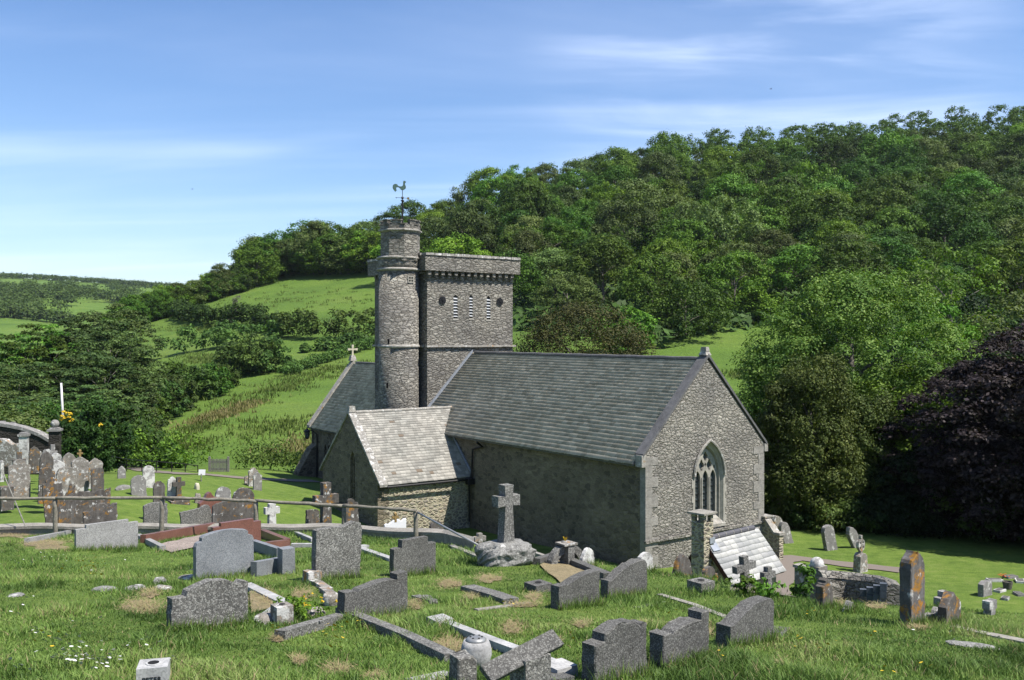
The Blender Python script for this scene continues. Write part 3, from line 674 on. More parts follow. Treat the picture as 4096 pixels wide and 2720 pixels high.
    while y < 21.4: add_box(bm, P(.45, y, 3.055), (.22, .15, .15)); part('corbel', bm, 'tower'); bm = bmesh.new(); add_box(bm, P(5.82, y, 3.055), (.22, .15, .15)); part('corbel', bm, 'tower'); bm = bmesh.new(); y += .4
    bm = bmesh.new(); add_box(bm, P(3.135, 18.7, 3.3), (5.2, 5.4, .1)); part('tower_roof', bm, 'lead')
    # --- stair turret
    TC = P(-.42, 17.1, 0)
    bm = bmesh.new(); add_lathe(bm, [(1.0, -1.8), (1.0, 11.2)], 40, (TC.x, TC.y, 0)); tu = part('stair_turret', bm, 'tower', smooth=True)
    bm = bmesh.new()
    for z in (3.17, 3.74): add_lathe(bm, [(1.0, z - .06 - ZB), (1.12, z - ZB), (1.12, z + .05 - ZB), (1.0, z + .12 - ZB)], 40, (TC.x, TC.y, 0)); part('moulding', bm, 'trim', tu); bm = bmesh.new()
    add_lathe(bm, [(1.0, -.68 - ZB), (1.07, -.62 - ZB), (1.07, -.56 - ZB), (1.0, -.50 - ZB)], 40, (TC.x, TC.y, 0)); part('moulding', bm, 'trim', tu)
    bm = bmesh.new(); add_lathe(bm, [(1.03, 3.2 - ZB), (1.03, 3.72 - ZB)], 40, (TC.x, TC.y, 0)); part('turret_collar', bm, 'tower', tu, True)
    OC = (-.42, 16.95); ph = PI / 8 + .08
    bm = bmesh.new(); add_lathe(bm, [(.98, 3.6 - ZB), (.98, 5.12 - ZB)], 8, (OC[0], OC[1], 0), ph=ph); ol = part('turret_lantern', bm, 'tower')
    bm = bmesh.new(); add_lathe(bm, [(.98, 5.02 - ZB), (1.10, 5.08 - ZB), (1.10, 5.13 - ZB), (.98, 5.17 - ZB)], 8, (OC[0], OC[1], 0), ph=ph); part('cornice', bm, 'trim', ol)
    bm = bmesh.new(); r = 1.0 * math.cos(PI / 8)
    for i in range(8):
        a = ph + PI / 8 + i * PI / 4; Mx = Matrix.Translation(Vector((OC[0], OC[1], 0))) @ Matrix.Rotation(a, 4, 'Z'); sw = 2 * 1.0 * math.sin(PI / 8)
        add_box(bm, Mx @ Vector((r - .08, 0, 5.26 - ZB)), (.18, sw + .02, .24), a)
        k = .60 if i % 2 == 0 else .42
        add_box(bm, Mx @ Vector((r - .08, (.0 if i % 2 == 0 else .1), 5.46 - ZB + .02 * g.random())), (.20, sw * k, .20), a)
        add_box(bm, Mx @ Vector((r - .07, (.0 if i % 2 == 0 else .1), 5.58 - ZB + .02 * g.random())), (.26, sw * k + .06, .06), a)
        add_box(bm, Mx @ Vector((r - .07, sw * .42, 5.40 - ZB)), (.24, sw * .28, .05), a)
    part('battlements', bm, 'tower', ol)
    # slits and the quatrefoil opening
    bm = bmesh.new()
    def on_turret(ang, z, w, h):
        x = TC.x + 1.0 * math.cos(ang); y = TC.y + 1.0 * math.sin(ang); add_box(bm, (x, y, z - ZB), (.05, w, h), ang)
    for ang, z in ((R(-153), -2.5), (R(-149), -.35)): on_turret(ang, z, .10, .26)
    part('slit_windows', bm, 'dark', tu)
    bm = bmesh.new(); ang = R(-84)
    Mx = Matrix.Translation(Vector((TC.x, TC.y, 2.69 - ZB))) @ Matrix.Rotation(ang, 4, 'Z')
    def qf(cy, cz, r): return [(cy + r * math.cos(2 * PI * i / 8), cz + r * math.sin(2 * PI * i / 8)) for i in range(8)]
    add_plate(bm, [(-.17, -.17), (.17, -.17), (.17, .17), (-.17, .17)], [qf(s * .07, t * .07, .058) for s in (-1, 1) for t in (-1, 1)], lambda x, y, d: Mx @ Vector((1.03 - d, x, y)), .05)
    q = part('quatrefoil', bm, 'ashlar', tu)
    bm = bmesh.new(); add_box(bm, (0, 0, 0), (.02, .3, .3), mat=Mx @ Matrix.Translation((.998, 0, 0))); part('dark_opening', bm, 'dark', q)
    # --- weathercock
    wx, wy = OC[0] + .12, OC[1]; wc_u = 7.05
    bm = bmesh.new(); add_tube(bm, [(wx, wy, 5.1 - ZB), (wx, wy, 6.62 - ZB)], .045, 8); add_lathe(bm, [(.045, 0), (.09, .02), (.09, .05), (.05, .07), (.03, .1)], 10, (wx, wy, 6.60 - ZB)); add_tube(bm, [(wx, wy, 6.6 - ZB), (wx, wy, 7.2 - ZB)], .016, 6)
    add_lathe(bm, [(.0, -.07), (.05, -.05), (.075, 0), (.05, .05), (.0, .07)], 12, (wx, wy, 6.78 - ZB)); ws = part('weathervane_pole', bm, 'bark' if False else 'iron')
    ca, sa = math.cos(-YAW), math.sin(-YAW)      # the vane lies roughly across the view
    def wv(x, z, d=0): return Vector((wx + x * ca - d * sa, wy + x * sa + d * ca, z - ZB))
    bm = bmesh.new(); add_tube(bm, [wv(-.34, 6.80), wv(.24, 6.76)], .009, 6); add_tube(bm, [wv(-.34, 6.81), wv(-.28, 6.75)], .012, 5); part('arrow', bm, 'iron', ws)
    bm = bmesh.new(); add_prism(bm, [(.20, 6.76), (.26, 6.81), (.35, 6.80), (.33, 6.75), (.35, 6.69), (.26, 6.71)], .02, lambda x, y, d: wv(x, y, d - .01)); part('arrow_tail', bm, 'gilt', ws)
    sil = [(x * .74, 7.07 + (z - 7.08) * .70) for x, z in [(-.02, 7.20), (.06, 7.21), (.14, 7.26), (.22, 7.34), (.235, 7.45), (.20, 7.55), (.165, 7.62), (.17, 7.70), (.20, 7.73), (.25, 7.80), (.19, 7.84), (.13, 7.88), (.07, 7.86), (.045, 7.78), (.05, 7.66), (.03, 7.54), (-.03, 7.48), (-.15, 7.47), (-.24, 7.49), (-.30, 7.55), (-.36, 7.63), (-.46, 7.66), (-.58, 7.62), (-.65, 7.52), (-.66, 7.38), (-.62, 7.26), (-.54, 7.15), (-.46, 7.08), (-.44, 7.16), (-.37, 7.20), (-.42, 7.28), (-.42, 7.38), (-.37, 7.42), (-.28, 7.41), (-.20, 7.36), (-.12, 7.25)]]
    bm = bmesh.new(); add_prism(bm, sil, .05, lambda x, y, d: wv(x, y, d - .025)); ck = part('weathercock', bm, 'copper', ws)
    # --- nave beyond the tower
    bm = bmesh.new(); aw = arch(1.0, -8.0, -6.6, .8, 26.3, 8)
    add_plate(bm, [(21.4, -9.9), (28.5, -9.9), (28.5, -5.45), (21.4, -5.45)], [aw], lambda x, y, d: P(d, x, y), .4); part('nave_north_wall', bm, 'rubble_north')
    bm = bmesh.new(); add_plate(bm, arch(1.16, -8.05, -6.6, .90, 26.3, 8), [arch(.32, -7.9, -6.7, .35, 26.05, 5), arch(.32, -7.9, -6.7, .35, 26.55, 5)], lambda x, y, d: P(-.03 + d, x, y), .2); nw = part('window', bm, 'rubble_north')
    bm = bmesh.new(); add_box(bm, P(.3, 26.3, -7.0), (.02, 1.1, 2.4)); part('glass', bm, 'glass', nw)
    bm = bmesh.new(); add_prism(bm, [(0, -9.9), (5.27, -9.9), (5.27, -5.45), (2.63, -1.85), (0, -5.45)], .4, lambda x, y, d: P(x, 28.15 + d, y)); part('west_gable_wall', bm, 'rubble_grey')
    bm = bmesh.new(); add_box(bm, P(5.0, 25, -7.6), (.4, 7, 4.4)); part('nave_south_wall', bm, 'rubble_grey')
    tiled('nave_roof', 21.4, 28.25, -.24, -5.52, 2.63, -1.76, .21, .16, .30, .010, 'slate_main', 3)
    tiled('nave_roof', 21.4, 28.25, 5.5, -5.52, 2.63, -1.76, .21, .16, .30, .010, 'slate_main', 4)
    bm = bmesh.new()
    for ve in (-.28, 5.54): add_prism(bm, [(ve, -5.55), (2.63, -1.74), (2.63, -1.58), (ve, -5.40)], .42, lambda x, y, d: P(x, 28.2 + d, y))
    part('verge_coping', bm, 'trim')
    bm = bmesh.new(); add_tube(bm, [P(2.63, 21.4 + i * .5, -1.72) for i in range(14)], .07, 8); part('ridge', bm, 'verge')
    bm = bmesh.new(); add_box(bm, P(2.63, 28.4, -1.45), (.42, .34, .34), taper=.6); cb = part('gable_cross_base', bm, 'trim')
    bm = bmesh.new()
    add_box(bm, P(2.63, 28.4, -1.0), (.10, .09, .58)); add_box(bm, P(2.63, 28.4, -.92), (.46, .088, .10))
    for p in ((2.63, -.70), (2.37, -.92), (2.89, -.92)): add_box(bm, P(p[0], 28.4, p[1]), (.13, .092, .13))
    part('gable_cross', bm, 'cream', cb)
    bm = bmesh.new(); add_prism(bm, [(0, -9.9), (0, -6.5), (-.35, -6.75), (-1.15, -8.1), (-1.15, -9.9)], .75, lambda x, y, d: P(x, 27.75 + d, y)); part('buttress', bm, 'rubble_north')
    bm = bmesh.new(); add_prism(bm, [(28.5, -9.9), (28.5, -6.8), (28.9, -7.1), (29.4, -8.4), (29.4, -9.9)], .7, lambda x, y, d: P(d, x, y)); part('buttress', bm, 'rubble_north')
    bm = bmesh.new(); add_tube(bm, [P(-.28, 28.0, -5.66), P(-.08, 27.6, -5.9), P(-.08, 27.6, -9.2)], .045, 6); part('downpipe', bm, 'iron')
    # --- low wing wall at the south-east corner
    bm = bmesh.new(); add_prism(bm, [(.1, -9.6), (.1, -7.35), (-.2, -7.35), (-.6, -7.78), (-.85, -7.78), (-.85, -9.6)], .24, lambda x, y, d: P(6.3 + d, x, y)); wb = part('buttress', bm, 'rubble_flint')
    bm = bmesh.new(); add_prism(bm, [(.1, -7.35), (.1, -7.25), (-.22, -7.25), (-.62, -7.68), (-.9, -7.68), (-.9, -7.78), (-.6, -7.78), (-.2, -7.35)], .34, lambda x, y, d: P(6.25 + d, x, y)); part('coping', bm, 'trim', wb)
    bm = bmesh.new(); add_box(bm, P(6.5, .15, -7.18), (.5, .7, .07)); part('cap_stone', bm, 'trim', wb)
build_church()

# ------------------------------------------------------------ boiler house against the east wall
def build_boiler():
    o = empty('boiler_house', (5.56, 27.40, -7.6), R(42), 'low stone outbuilding with a silvery slate roof and small chimney below the east window', 'outbuilding')
    def Q(x, y, z): return Vector((x, y, z + 7.6))
    L_, zr, ze, run = 2.62, -5.93, -7.06, .98
    bm = bmesh.new()
    add_prism(bm, [(-.78, -9), (.78, -9), (.78, -6.92), (0, -6.0), (-.78, -6.92)], L_ - .25, lambda x, y, d: Q(.12 + d, x, y)); w = part('wall', bm, 'rubble_flint', o)
    for sg in (-1, 1):
        bm = bmesh.new(); add_prism(bm, [(sg * run, ze), (0, zr), (0, zr - .09), (sg * run, ze - .07)], L_, lambda x, y, d: Q(d, x, y)); rf = part('roof', bm, 'redridge', o)
        B = Vector((0, -sg * run, zr - ze)); sl = B.length; B.normalize(); Nn = Vector((0, sg * abs(B.z), abs(B.y)))
        slate_roof('slates', Q(-.03, sg * (run + .02), ze - .01), (1, 0, 0), B, Nn, L_ + .06, sl, .19, .14, .27, .014, M['slate_new'], rf, 8 + sg)
        bm = bmesh.new(); add_prism(bm, [(sg * (run + .02), ze - .20), (0, zr - .16), (0, zr + .0), (sg * (run + .02), ze)], .03, lambda x, y, d: Q(-.035 + d, x, y)); part('barge_board', bm, 'redridge', o)
    bm = bmesh.new()
    for i in range(6): add_tube(bm, [Q(.22 + i * .372, 0, zr + .01), Q(.22 + i * .372 + .36, 0, zr + .01)], .085, 10); part('ridge_tile', bm, 'ridge', o); bm = bmesh.new()
    bm = bmesh.new()
    for i in range(6): add_tube(bm, [Q(.215 + i * .372, 0, zr + .012), Q(.215 + i * .372 + .018, 0, zr + .012)], .089, 10); part('mortar_joint', bm, 'ashlar', o); bm = bmesh.new()
    bm = bmesh.new(); x0, s = -.08, .44
    add_box(bm, Q(x0, .02, -7.2), (s, s, 3.6))
    for dx in (-1, 1):
        for dy in (-1, 1): add_box(bm, Q(x0 + dx * .16, .02 + dy * .16, -5.28), (.12, .12, .24))
    ch = part('chimney', bm, 'rubble_flint', o)
    bm = bmesh.new(); add_box(bm, Q(x0, .02, -5.135), (.62, .60, .05)); part('cap_slab', bm, 'concrete', ch)
    bm = bmesh.new(); add_box(bm, Q(x0 + .16, .02, -5.93), (.24, .5, .16)); add_prism(bm, [(-.30, -6.24), (0, -5.88), (0, -5.84), (-.33, -6.21)], .32, lambda x, y, d: Q(.0 + d, x, y)); part('flashing', bm, 'lead', ch)
build_boiler()

# ------------------------------------------------------------ gravestones
def prof(kind, w, h):
    a = w / 2
    def arcp(cx, cy, r, a0, a1, n=8): return [(cx + r * math.cos(R(a0 + (a1 - a0) * i / n)), cy + r * math.sin(R(a0 + (a1 - a0) * i / n))) for i in range(n + 1)]
    base = [(-a, 0), (a, 0)]
    if kind == 'round': return base + [(x, y) for x, y in arcp(0, h - a, a, 0, 180, 14)]
    if kind == 'seg':
        k = .38 * w; return base + [(a * math.cos(R(t)), h - k + k * math.sin(R(t))) for t in range(0, 181, 15)]
    if kind == 'camber':
        k = .12 * w; return base + [(a * math.cos(R(t)), h - k + k * math.sin(R(t))) for t in range(0, 181, 15)]
    if kind == 'pointed': return arch(w, 0, h - w * .75, w * .75, 0, 8)
    if kind == 'lancet': return arch(w, 0, h - w * .95, w * .95, 0, 8)
    if kind == 'gable': return base + [(a, h - .32 * w), (0, h), (-a, h - .32 * w)]
    if kind == 'flat': return base + [(a, h), (-a, h)]
    if kind == 'shoulder': return base + [(a, h * .88), (a * .68, h * .88), (a * .68, h), (-a * .68, h), (-a * .68, h * .88), (-a, h * .88)]
    if kind == 'step': return base + [(a, h * .80), (a * .62, h * .80), (a * .62, h), (-a * .62, h), (-a * .62, h * .80), (-a, h * .80)]
    if kind == 'stepcurve': return base + [(a, h * .86), (a * .80, h * .88), (a * .74, h * .84), (a * .5, h * .96), (0, h), (-a * .35, h * .97), (-a * .62, h * .90), (-a * .62, h * .78), (-a, h * .78)]
    if kind == 'ogee':
        s = .12 * h; p = [(a, h - 2.1 * s), (a * .95, h - 1.55 * s), (a * .86, h - 1.35 * s), (a * .80, h - 1.3 * s), (a * .80, h - .75 * s), (a * .72, h - .42 * s), (a * .60, h - .3 * s), (a * .3, h - .06 * s), (0, h)]
        return base + p + [(-x, y) for x, y in p[:-1][::-1]]
    if kind == 'peon':
        p = [(a, h * .86), (a * .86, h * .87), (a * .72, h * .885), (a * .55, h * .94), (a * .3, h * .985), (0, h)]
        return base + p + [(-x, y) for x, y in p[:-1][::-1]]
    if kind == 'serp':
        p = [(a, h * .80), (a * .8, h * .81), (a * .6, h * .87), (a * .35, h * .95), (0, h)]
        return base + p + [(-x, y) for x, y in p[:-1][::-1]]
    if kind == 'rhigh': return base + [(a, h), (a * .62, h), (a * .62, h * .80), (a * .3, h * .82), (-a * .2, h * .78), (-a * .5, h * .72), (-a * .62, h * .70), (-a * .66, h * .74), (-a, h * .74)]
    if kind == 'knob': return base + [(a, h * 1.0), (a * .66, h * 1.0), (a * .66, h * .86), (a * .3, h * .89), (-a * .2, h * .85), (-a * .5, h * .80), (-a * .6, h * .74), (-a * .66, h * .80), (-a, h * .80)]
    if kind == 'halfpeon': return base + [(a, h * 1.0), (a * .4, h * .99), (a * .1, h * .93), (-a * .3, h * .86), (-a * .6, h * .79), (-a * .65, h * .80), (-a, h * .80)]
    if kind == 'halfcurve': return base + [(a, h * .86), (a * .9, h * .98), (a * .6, h), (a * .1, h * .96), (-a * .3, h * .84), (-a * .6, h * .72), (-a * .8, h * .66), (-a, h * .66)]
    if kind == 'hump': return base + [(a, h * .84), (a * .9, h * .95), (a * .7, h), (a * .45, h * .95), (a * .3, h * .92), (-a, h * .90)]
    if kind == 'wavy': return base + [(a, h), (a * .9, h * .97), (a * .8, h * .985), (a * .7, h * .93), (a * .55, h * .97), (a * .3, h * .95), (a * .1, h * .90), (-a * .1, h * .96), (-a * .4, h * .95), (-a * .7, h * .97), (-a * .8, h * .93), (-a, h * .95)]
    if kind == 'scroll': return base + [(a, h * .95), (a * .75, h * .94), (a * .62, h * .86), (a * .5, h * .84), (a * .4, h * .94), (a * .2, h * .99), (0, h), (-a * .25, h * .94), (-a * .45, h * .80), (-a * .6, h * .74), (-a * .8, h * .77), (-a, h * .72)]
    if kind == 'old':
        r = a * .62; return base + [(a, h - r * 1.15), (a * .95, h - r), (a * .74, h - r * .95)] + arcp(0, h - r, r, 12, 168, 10) + [(-a * .74, h - r * .95), (-a * .95, h - r), (-a, h - r * 1.15)]
    if kind == 'eared':
        r = a * .55; return base + [(a * 1.0, h - r * 1.9), (a * .86, h - r * 1.75), (a * 1.0, h - r * 1.5), (a * .9, h - r * 1.1)] + arcp(0, h - r, r, 5, 175, 10) + [(-a * .9, h - r * 1.1), (-a, h - r * 1.5), (-a * .86, h - r * 1.75), (-a, h - r * 1.9)]
    if kind == 'broken': return base + [(a, h * .9), (a * .6, h * .97), (a * .2, h * .9), (-a * .1, h), (-a * .6, h * .96), (-a, h * .8)]
def wpx(px, D, yaw, pxc): return px * 1.73486 * D / F_PX / abs(math.cos(yaw) - math.sin(yaw) * ray(pxc, 1000)[0])
def hpx(px, D): return px * 1.73486 * D / F_PX
def stone_bm(bm, poly, th, y0=0.0, z0=0.0, bev=.008):
    add_prism(bm, poly, th, lambda x, y, d: Vector((x, y0 + d, z0 + y)))
    if bev:
        es = [e for e in bm.edges if len(e.link_faces) == 2 and e.calc_face_angle(0) > .6]
        try: bmesh.ops.bevel(bm, geom=es, offset=bev, segments=1, affect='EDGES', clamp_overlap=True)
        except Exception: pass
def base_of(px0, px1, yb, D):
    c = (px0 + px1) / 2
    if D is None: p = hit(c, yb); return p
    p = at(c, yb, D); return p
NEAR_YAW = .76
BASES = []
def headstone(px0, px1, yt, yb, kind, mat, label, D=None, th=.10, yaw=None, side=0.0, back=0.0, name='headstone', group=None, sink=.25, cat='headstone', extra=None):
    yaw = yaw or (NEAR_YAW if GR.endswith('bank') else YAW)
    p = base_of(px0, px1, yb, D); D = p.y; w = wpx(px1 - px0, D, yaw, (px0 + px1) / 2); h = hpx(yb - yt, D)
    poly = [(x, y + sink if y > 0 else y) for x, y in prof(kind, w, h)]
    if 'bank' in GR: BASES.append((p.x, p.y, yaw, w, th))
    if mat not in ('granite_light', 'granite_blue', 'granite_red', 'white_paint'):
        q = []; g = random.Random(int(px0 * 13 + yt)); am = .004 if 'dark' in mat else .007
        for (xa, ya), (xb, yb_) in zip(poly, poly[1:] + poly[:1]):
            L_ = math.hypot(xb - xa, yb_ - ya); m = max(1, int(L_ / .07)) if max(ya, yb_) > sink * .5 else 1
            for i in range(m): f = i / m; q.append((xa + (xb - xa) * f + g.gauss(0, am), ya + (yb_ - ya) * f + g.gauss(0, am)))
        poly = q
    bm = bmesh.new()
    stone_bm(bm, poly, th, -th / 2, -sink, min(.012, th * .12))
    me = bm_mesh(name, bm)
    if extra is None: o = link(name, me, M[mat])
    else:
        o = empty(name); s = link('slab', me, M[mat], o); extra(o, w, h, th)
    o.location = p; o.rotation_euler = Matrix.Rotation(yaw, 3, 'Z').to_euler() if not (side or back) else (Matrix.Rotation(yaw, 3, 'Z') @ Matrix.Rotation(R(side), 3, 'Y') @ Matrix.Rotation(R(-back), 3, 'X')).to_euler()
    return tag(o, label, cat, group or GR)
def cross(px0, px1, yt, yb, mat, label, D=None, arm=.72, t=.13, yaw=YAW, side=0, back=0, taper=.8, base=None, name='stone_cross', flare=1.0, group=None, armw=None):
    p = base_of(px0, px1, yb, D); D = p.y; w = wpx(px1 - px0, D, yaw, (px0 + px1) / 2); h = hpx(yb - yt, D)
    if armw: t = armw
    o = empty(name); bm = bmesh.new(); s = t / 2
    a = [(-s / taper, -.25), (s / taper, -.25), (s, h * arm - s), (w / 2, h * arm - s * flare), (w / 2, h * arm + s * flare), (s, h * arm + s), (s * flare, h), (-s * flare, h), (-s, h * arm + s), (-w / 2, h * arm + s * flare), (-w / 2, h * arm - s * flare), (-s, h * arm - s)]
    stone_bm(bm, a, t * .9, -t * .45, 0, 0); link('cross', bm_mesh('cross', bm), M[mat], o)
    if base:
        bm = bmesh.new(); z = -.2
        for bw, bh in base: add_box(bm, (0, 0, z + (bh + .2 if z < 0 else bh) / 2), (bw, bw * .75, bh + (.2 if z < 0 else 0)), taper=.95); z = z + bh + (.2 if z < 0 else 0)
        link('plinth', bm_mesh('plinth', bm), M[mat], o)
    o.location = p; o.rotation_euler = (Matrix.Rotation(yaw, 3, 'Z') @ Matrix.Rotation(R(side), 3, 'Y') @ Matrix.Rotation(R(-back), 3, 'X')).to_euler()
    return tag(o, label, 'cross', group or 'crosses in the churchyard')
def bar(bm, a, b, w, h, lift=.0, down=.12):
    """a kerb bar from a to b following the ground"""
    a, b = Vector(a), Vector(b); n = max(1, int((b - a).length / .8)); d = (b - a); d.z = 0; d.normalize(); s = Vector((-d.y, d.x, 0)) * w / 2
    rings = []
    for i in range(n + 1):
        p = a.lerp(b, i / n); z = a.z + (b.z - a.z) * i / n + lift
        rings.append([bm.verts.new((p.x + s.x * q, p.y + s.y * q, z + zz)) for q, zz in ((-1, -down), (1, -down), (1, h), (-1, h))])
    for r0, r1 in zip(rings[:-1], rings[1:]):
        for k in range(4): bm.faces.new((r0[k], r0[(k + 1) % 4], r1[(k + 1) % 4], r1[k]))
    bm.faces.new(rings[0][::-1]); bm.faces.new(rings[-1])
def khit(px, py):
    p = hit(px, py); dc = float(np.interp(p.x / p.y, CR_T, CR_D))
    return at(px, py, dc + .5) if p.y > dc + 1.0 and px < 1700 else p
def kerbs(lines, mat, label, w=.12, h=.10, fill=None, posts=(), name='grave_surround', pt_h=.16):
    """lines: list of pixel pairs; every bar and corner post its own part"""
    o = empty(name); org = khit(*lines[0][0]); o.location = org; I = -org
    for l in lines:
        for p0, p1 in zip(l[:-1], l[1:]):
            bm = bmesh.new(); bar(bm, khit(*p0) + I, khit(*p1) + I, w, h); link('kerb_stone', bm_mesh('kerb_stone', bm), M[mat], o)
    for q in posts:
        bm = bmesh.new(); c = khit(*q) + I; add_box(bm, c + Vector((0, 0, .02)), (.24, .24, pt_h * 2), YAW, taper=.92); link('corner_block', bm_mesh('corner_block', bm), M[mat], o)
    if fill:
        pts = [khit(*q) for q in fill[0]]; bm = bmesh.new(); vs = []
        c = sum(pts, Vector()) / len(pts); n = 7; quad = len(pts) == 4
        for i in range(n + 1):
            row = []
            for j in range(n + 1):
                q = pts[0].lerp(pts[1], i / n).lerp(pts[3].lerp(pts[2], i / n), j / n); row.append(bm.verts.new((q.x - org.x, q.y - org.y, tz(q.x, q.y) + .035 - org.z)))
            vs.append(row)
        for i in range(n):
            for j in range(n): bm.faces.new((vs[i][j], vs[i + 1][j], vs[i + 1][j + 1], vs[i][j + 1]))
        link(fill[2], bm_mesh(fill[2], bm, True), M[fill[1]], o)
        NO_GRASS.append([(p.x, p.y) for p in pts])
    return tag(o, label, 'grave kerb', 'kerbed graves on the bank')
NO_GRASS = []
GR = 'headstones on the near bank'
# --- near bank, seen close
headstone(175, 318, 1203, 1268, 'shoulder', 'granite_light', 'pale speckled granite headstone with stepped shoulders, left of the fence posts', th=.10)
kerbs([[(62, 1252), (172, 1230)], [(318, 1241), (375, 1271)]], 'granite_light', 'pale granite kerbs running from the pale speckled headstone', .13, .12)
headstone(490, 600, 1200, 1262, 'shoulder', 'granite_red', 'polished red granite headstone behind the blue grey one', th=.12)
kerbs([[(330, 1252), (492, 1221)], [(605, 1237), (662, 1262)], [(604, 1272), (662, 1264)]], 'granite_red', 'red granite kerbs around a gravel bed', .15, .20, fill=(((345, 1262), (478, 1234), (500, 1252), (395, 1277)), 'gravel', 'gravel_bed'))
headstone(450, 583, 1221, 1334, 'ogee', 'granite_blue', 'blue grey granite headstone with curved shoulders', th=.11)
kerbs([[(583, 1270), (645, 1293)], [(585, 1330), (646, 1318)]], 'granite_blue', 'blue grey granite kerbs with a tall square corner block', .12, .25, posts=[(660, 1322)], pt_h=.42)
headstone(722, 826, 1203, 1335, 'hump', 'granite_grey', 'tall rough granite headstone leaning right in the middle left', th=.13, side=2.5)
headstone(903, 1000, 1240, 1326, 'step', 'granite_dark', 'dark granite headstone with a raised middle step', th=.12, side=1)
headstone(392, 568, 1338, 1447, 'stepcurve', 'granite_grey', 'wide rough speckled granite headstone nearest on the left', th=.13)
headstone(788, 933, 1330, 1424, 'knob', 'granite_dark', 'dark headstone with a square right ear, left of the white kerbs', th=.15)
headstone(1280, 1374, 1324, 1398, 'halfpeon', 'granite_dark', 'square left shouldered granite headstone in front of the straw covered grave', th=.15)
headstone(1394, 1484, 1297, 1378, 'halfcurve', 'granite_dark', 'curved top granite headstone at the end of the long straw grave kerb', th=.15)
headstone(1358, 1478, 1433, 1562, 'stepcurve', 'granite_dark', 'stepped dark headstone nearest the bottom edge, right of centre', th=.16)
headstone(1515, 1620, 1420, 1532, 'knob', 'granite_dark', 'middle of the three nearest dark headstones, with a square right ear', th=.16)
headstone(1668, 1769, 1388, 1486, 'halfcurve', 'granite_dark', 'curved top dark headstone with a low side slab, nearest to the tall orange stained one', th=.18)
headstone(2087, 2119, 1270, 1440, 'pointed', 'slate_stain', 'tall narrow slate headstone stained orange, alone on the right', th=.17, yaw=YAW)
headstone(2172, 2206, 1366, 1442, 'gable', 'slate_orange', 'short slate headstone with an orange lichen top, beside broken pieces on the right', th=.12)
cross(2160, 2188, 1362, 1438, 'lime_grey', 'grey stone cross behind the short orange topped headstone', t=.12, D=14.3)
headstone(2128, 2150, 1416, 1436, 'broken', 'lime_grey', 'low broken stump left of the short orange topped headstone', th=.1)
headstone(2150, 2172, 1400, 1434, 'pointed', 'lime_grey', 'small grey pointed stone against the short orange topped headstone', th=.1)
headstone(1889, 1911, 1332, 1402, 'old', 'slate_hs', 'small slate headstone in front of the leafy bush by the curved wall', th=.12)
headstone(1946, 1968, 1386, 1410, 'old', 'lime_grey', 'tiny grey headstone left of the tall orange stained slate', th=.06)
headstone(1554, 1591, 1277, 1342, 'pointed', 'slate_orange', 'slate headstone with a bright orange top, left of the small chimney', th=.10, D=17.6)
headstone(1614, 1651, 1306, 1352, 'old', 'slate_orange', 'slate headstone below the small chimney, in front of the silvery roof', th=.10, D=17.0)
headstone(1474, 1503, 1272, 1322, 'round', 'white_lichen', 'whitened round topped headstone at the church corner', th=.09, D=17.6, side=-6)
cross(1697, 1741, 1280, 1352, 'granite_grey', 'larger stone cross leaning in front of the silvery slate roof', t=.115, arm=.64, side=-6, D=15.4)
cross(1757, 1783, 1306, 1368, 'granite_grey', 'smaller stone cross at the right end of the silvery slate roof', t=.10, arm=.7, D=15.2)
headstone(1340, 1368, 1262, 1300, 'pointed', 'white_lichen', 'small pointed stone with an orange stain against the shaded church wall', th=.09, D=18)
# the tall cross on its boulder
def tall_cross():
    p = hit(1163, 1300); D = p.y; o = empty('memorial_cross', p, YAW); h = hpx(1250 - 1110, D); z0 = hpx(55, D); w = wpx(50, D, YAW, 1163); s = .088
    bm = bmesh.new(); arm = h * .74
    poly = [(-s * 1.55, -.1), (s * 1.55, -.1), (s * .95, arm - s), (w / 2, arm - s * 1.15), (w / 2, arm + s * 1.15), (s * .95, arm + s), (s * 1.15, h), (-s * 1.15, h), (-s * .95, arm + s), (-w / 2, arm + s * 1.15), (-w / 2, arm - s * 1.15), (-s * .95, arm - s)]
    add_prism(bm, poly, .21, lambda x, y, d: Vector((x + .04, -.10 + d, z0 - .1 + y)))
    link('cross', bm_mesh('cross', bm), M['granite_grey'], o)
    bm = bmesh.new(); bmesh.ops.create_icosphere(bm, subdivisions=5, radius=1)
    for v in bm.verts:
        c = v.co.copy(); m = max(abs(c.x) ** 3 + abs(c.y) ** 3 + abs(c.z) ** 3, 1e-6) ** (1 / 3); c = c / m
        n = float(fbm(c.x * 2 + 9, c.y * 2 + c.z * 1.7, 4, 3)) - .5; n2 = float(vnoise(c.x * 4 + 2, c.z * 4 + c.y * 3, 8)) - .5
        c *= (1 + .38 * n + .10 * n2); v.co = Vector((c.x * .56, c.y * .42, c.z * (z0 * .62) + z0 * .36))
    link('boulder_base', bm_mesh('boulder_base', bm), M['rock'], o)
    tag(o, 'tall granite cross standing on a rough boulder before the shaded church wall', 'cross', 'crosses in the churchyard')
tall_cross()
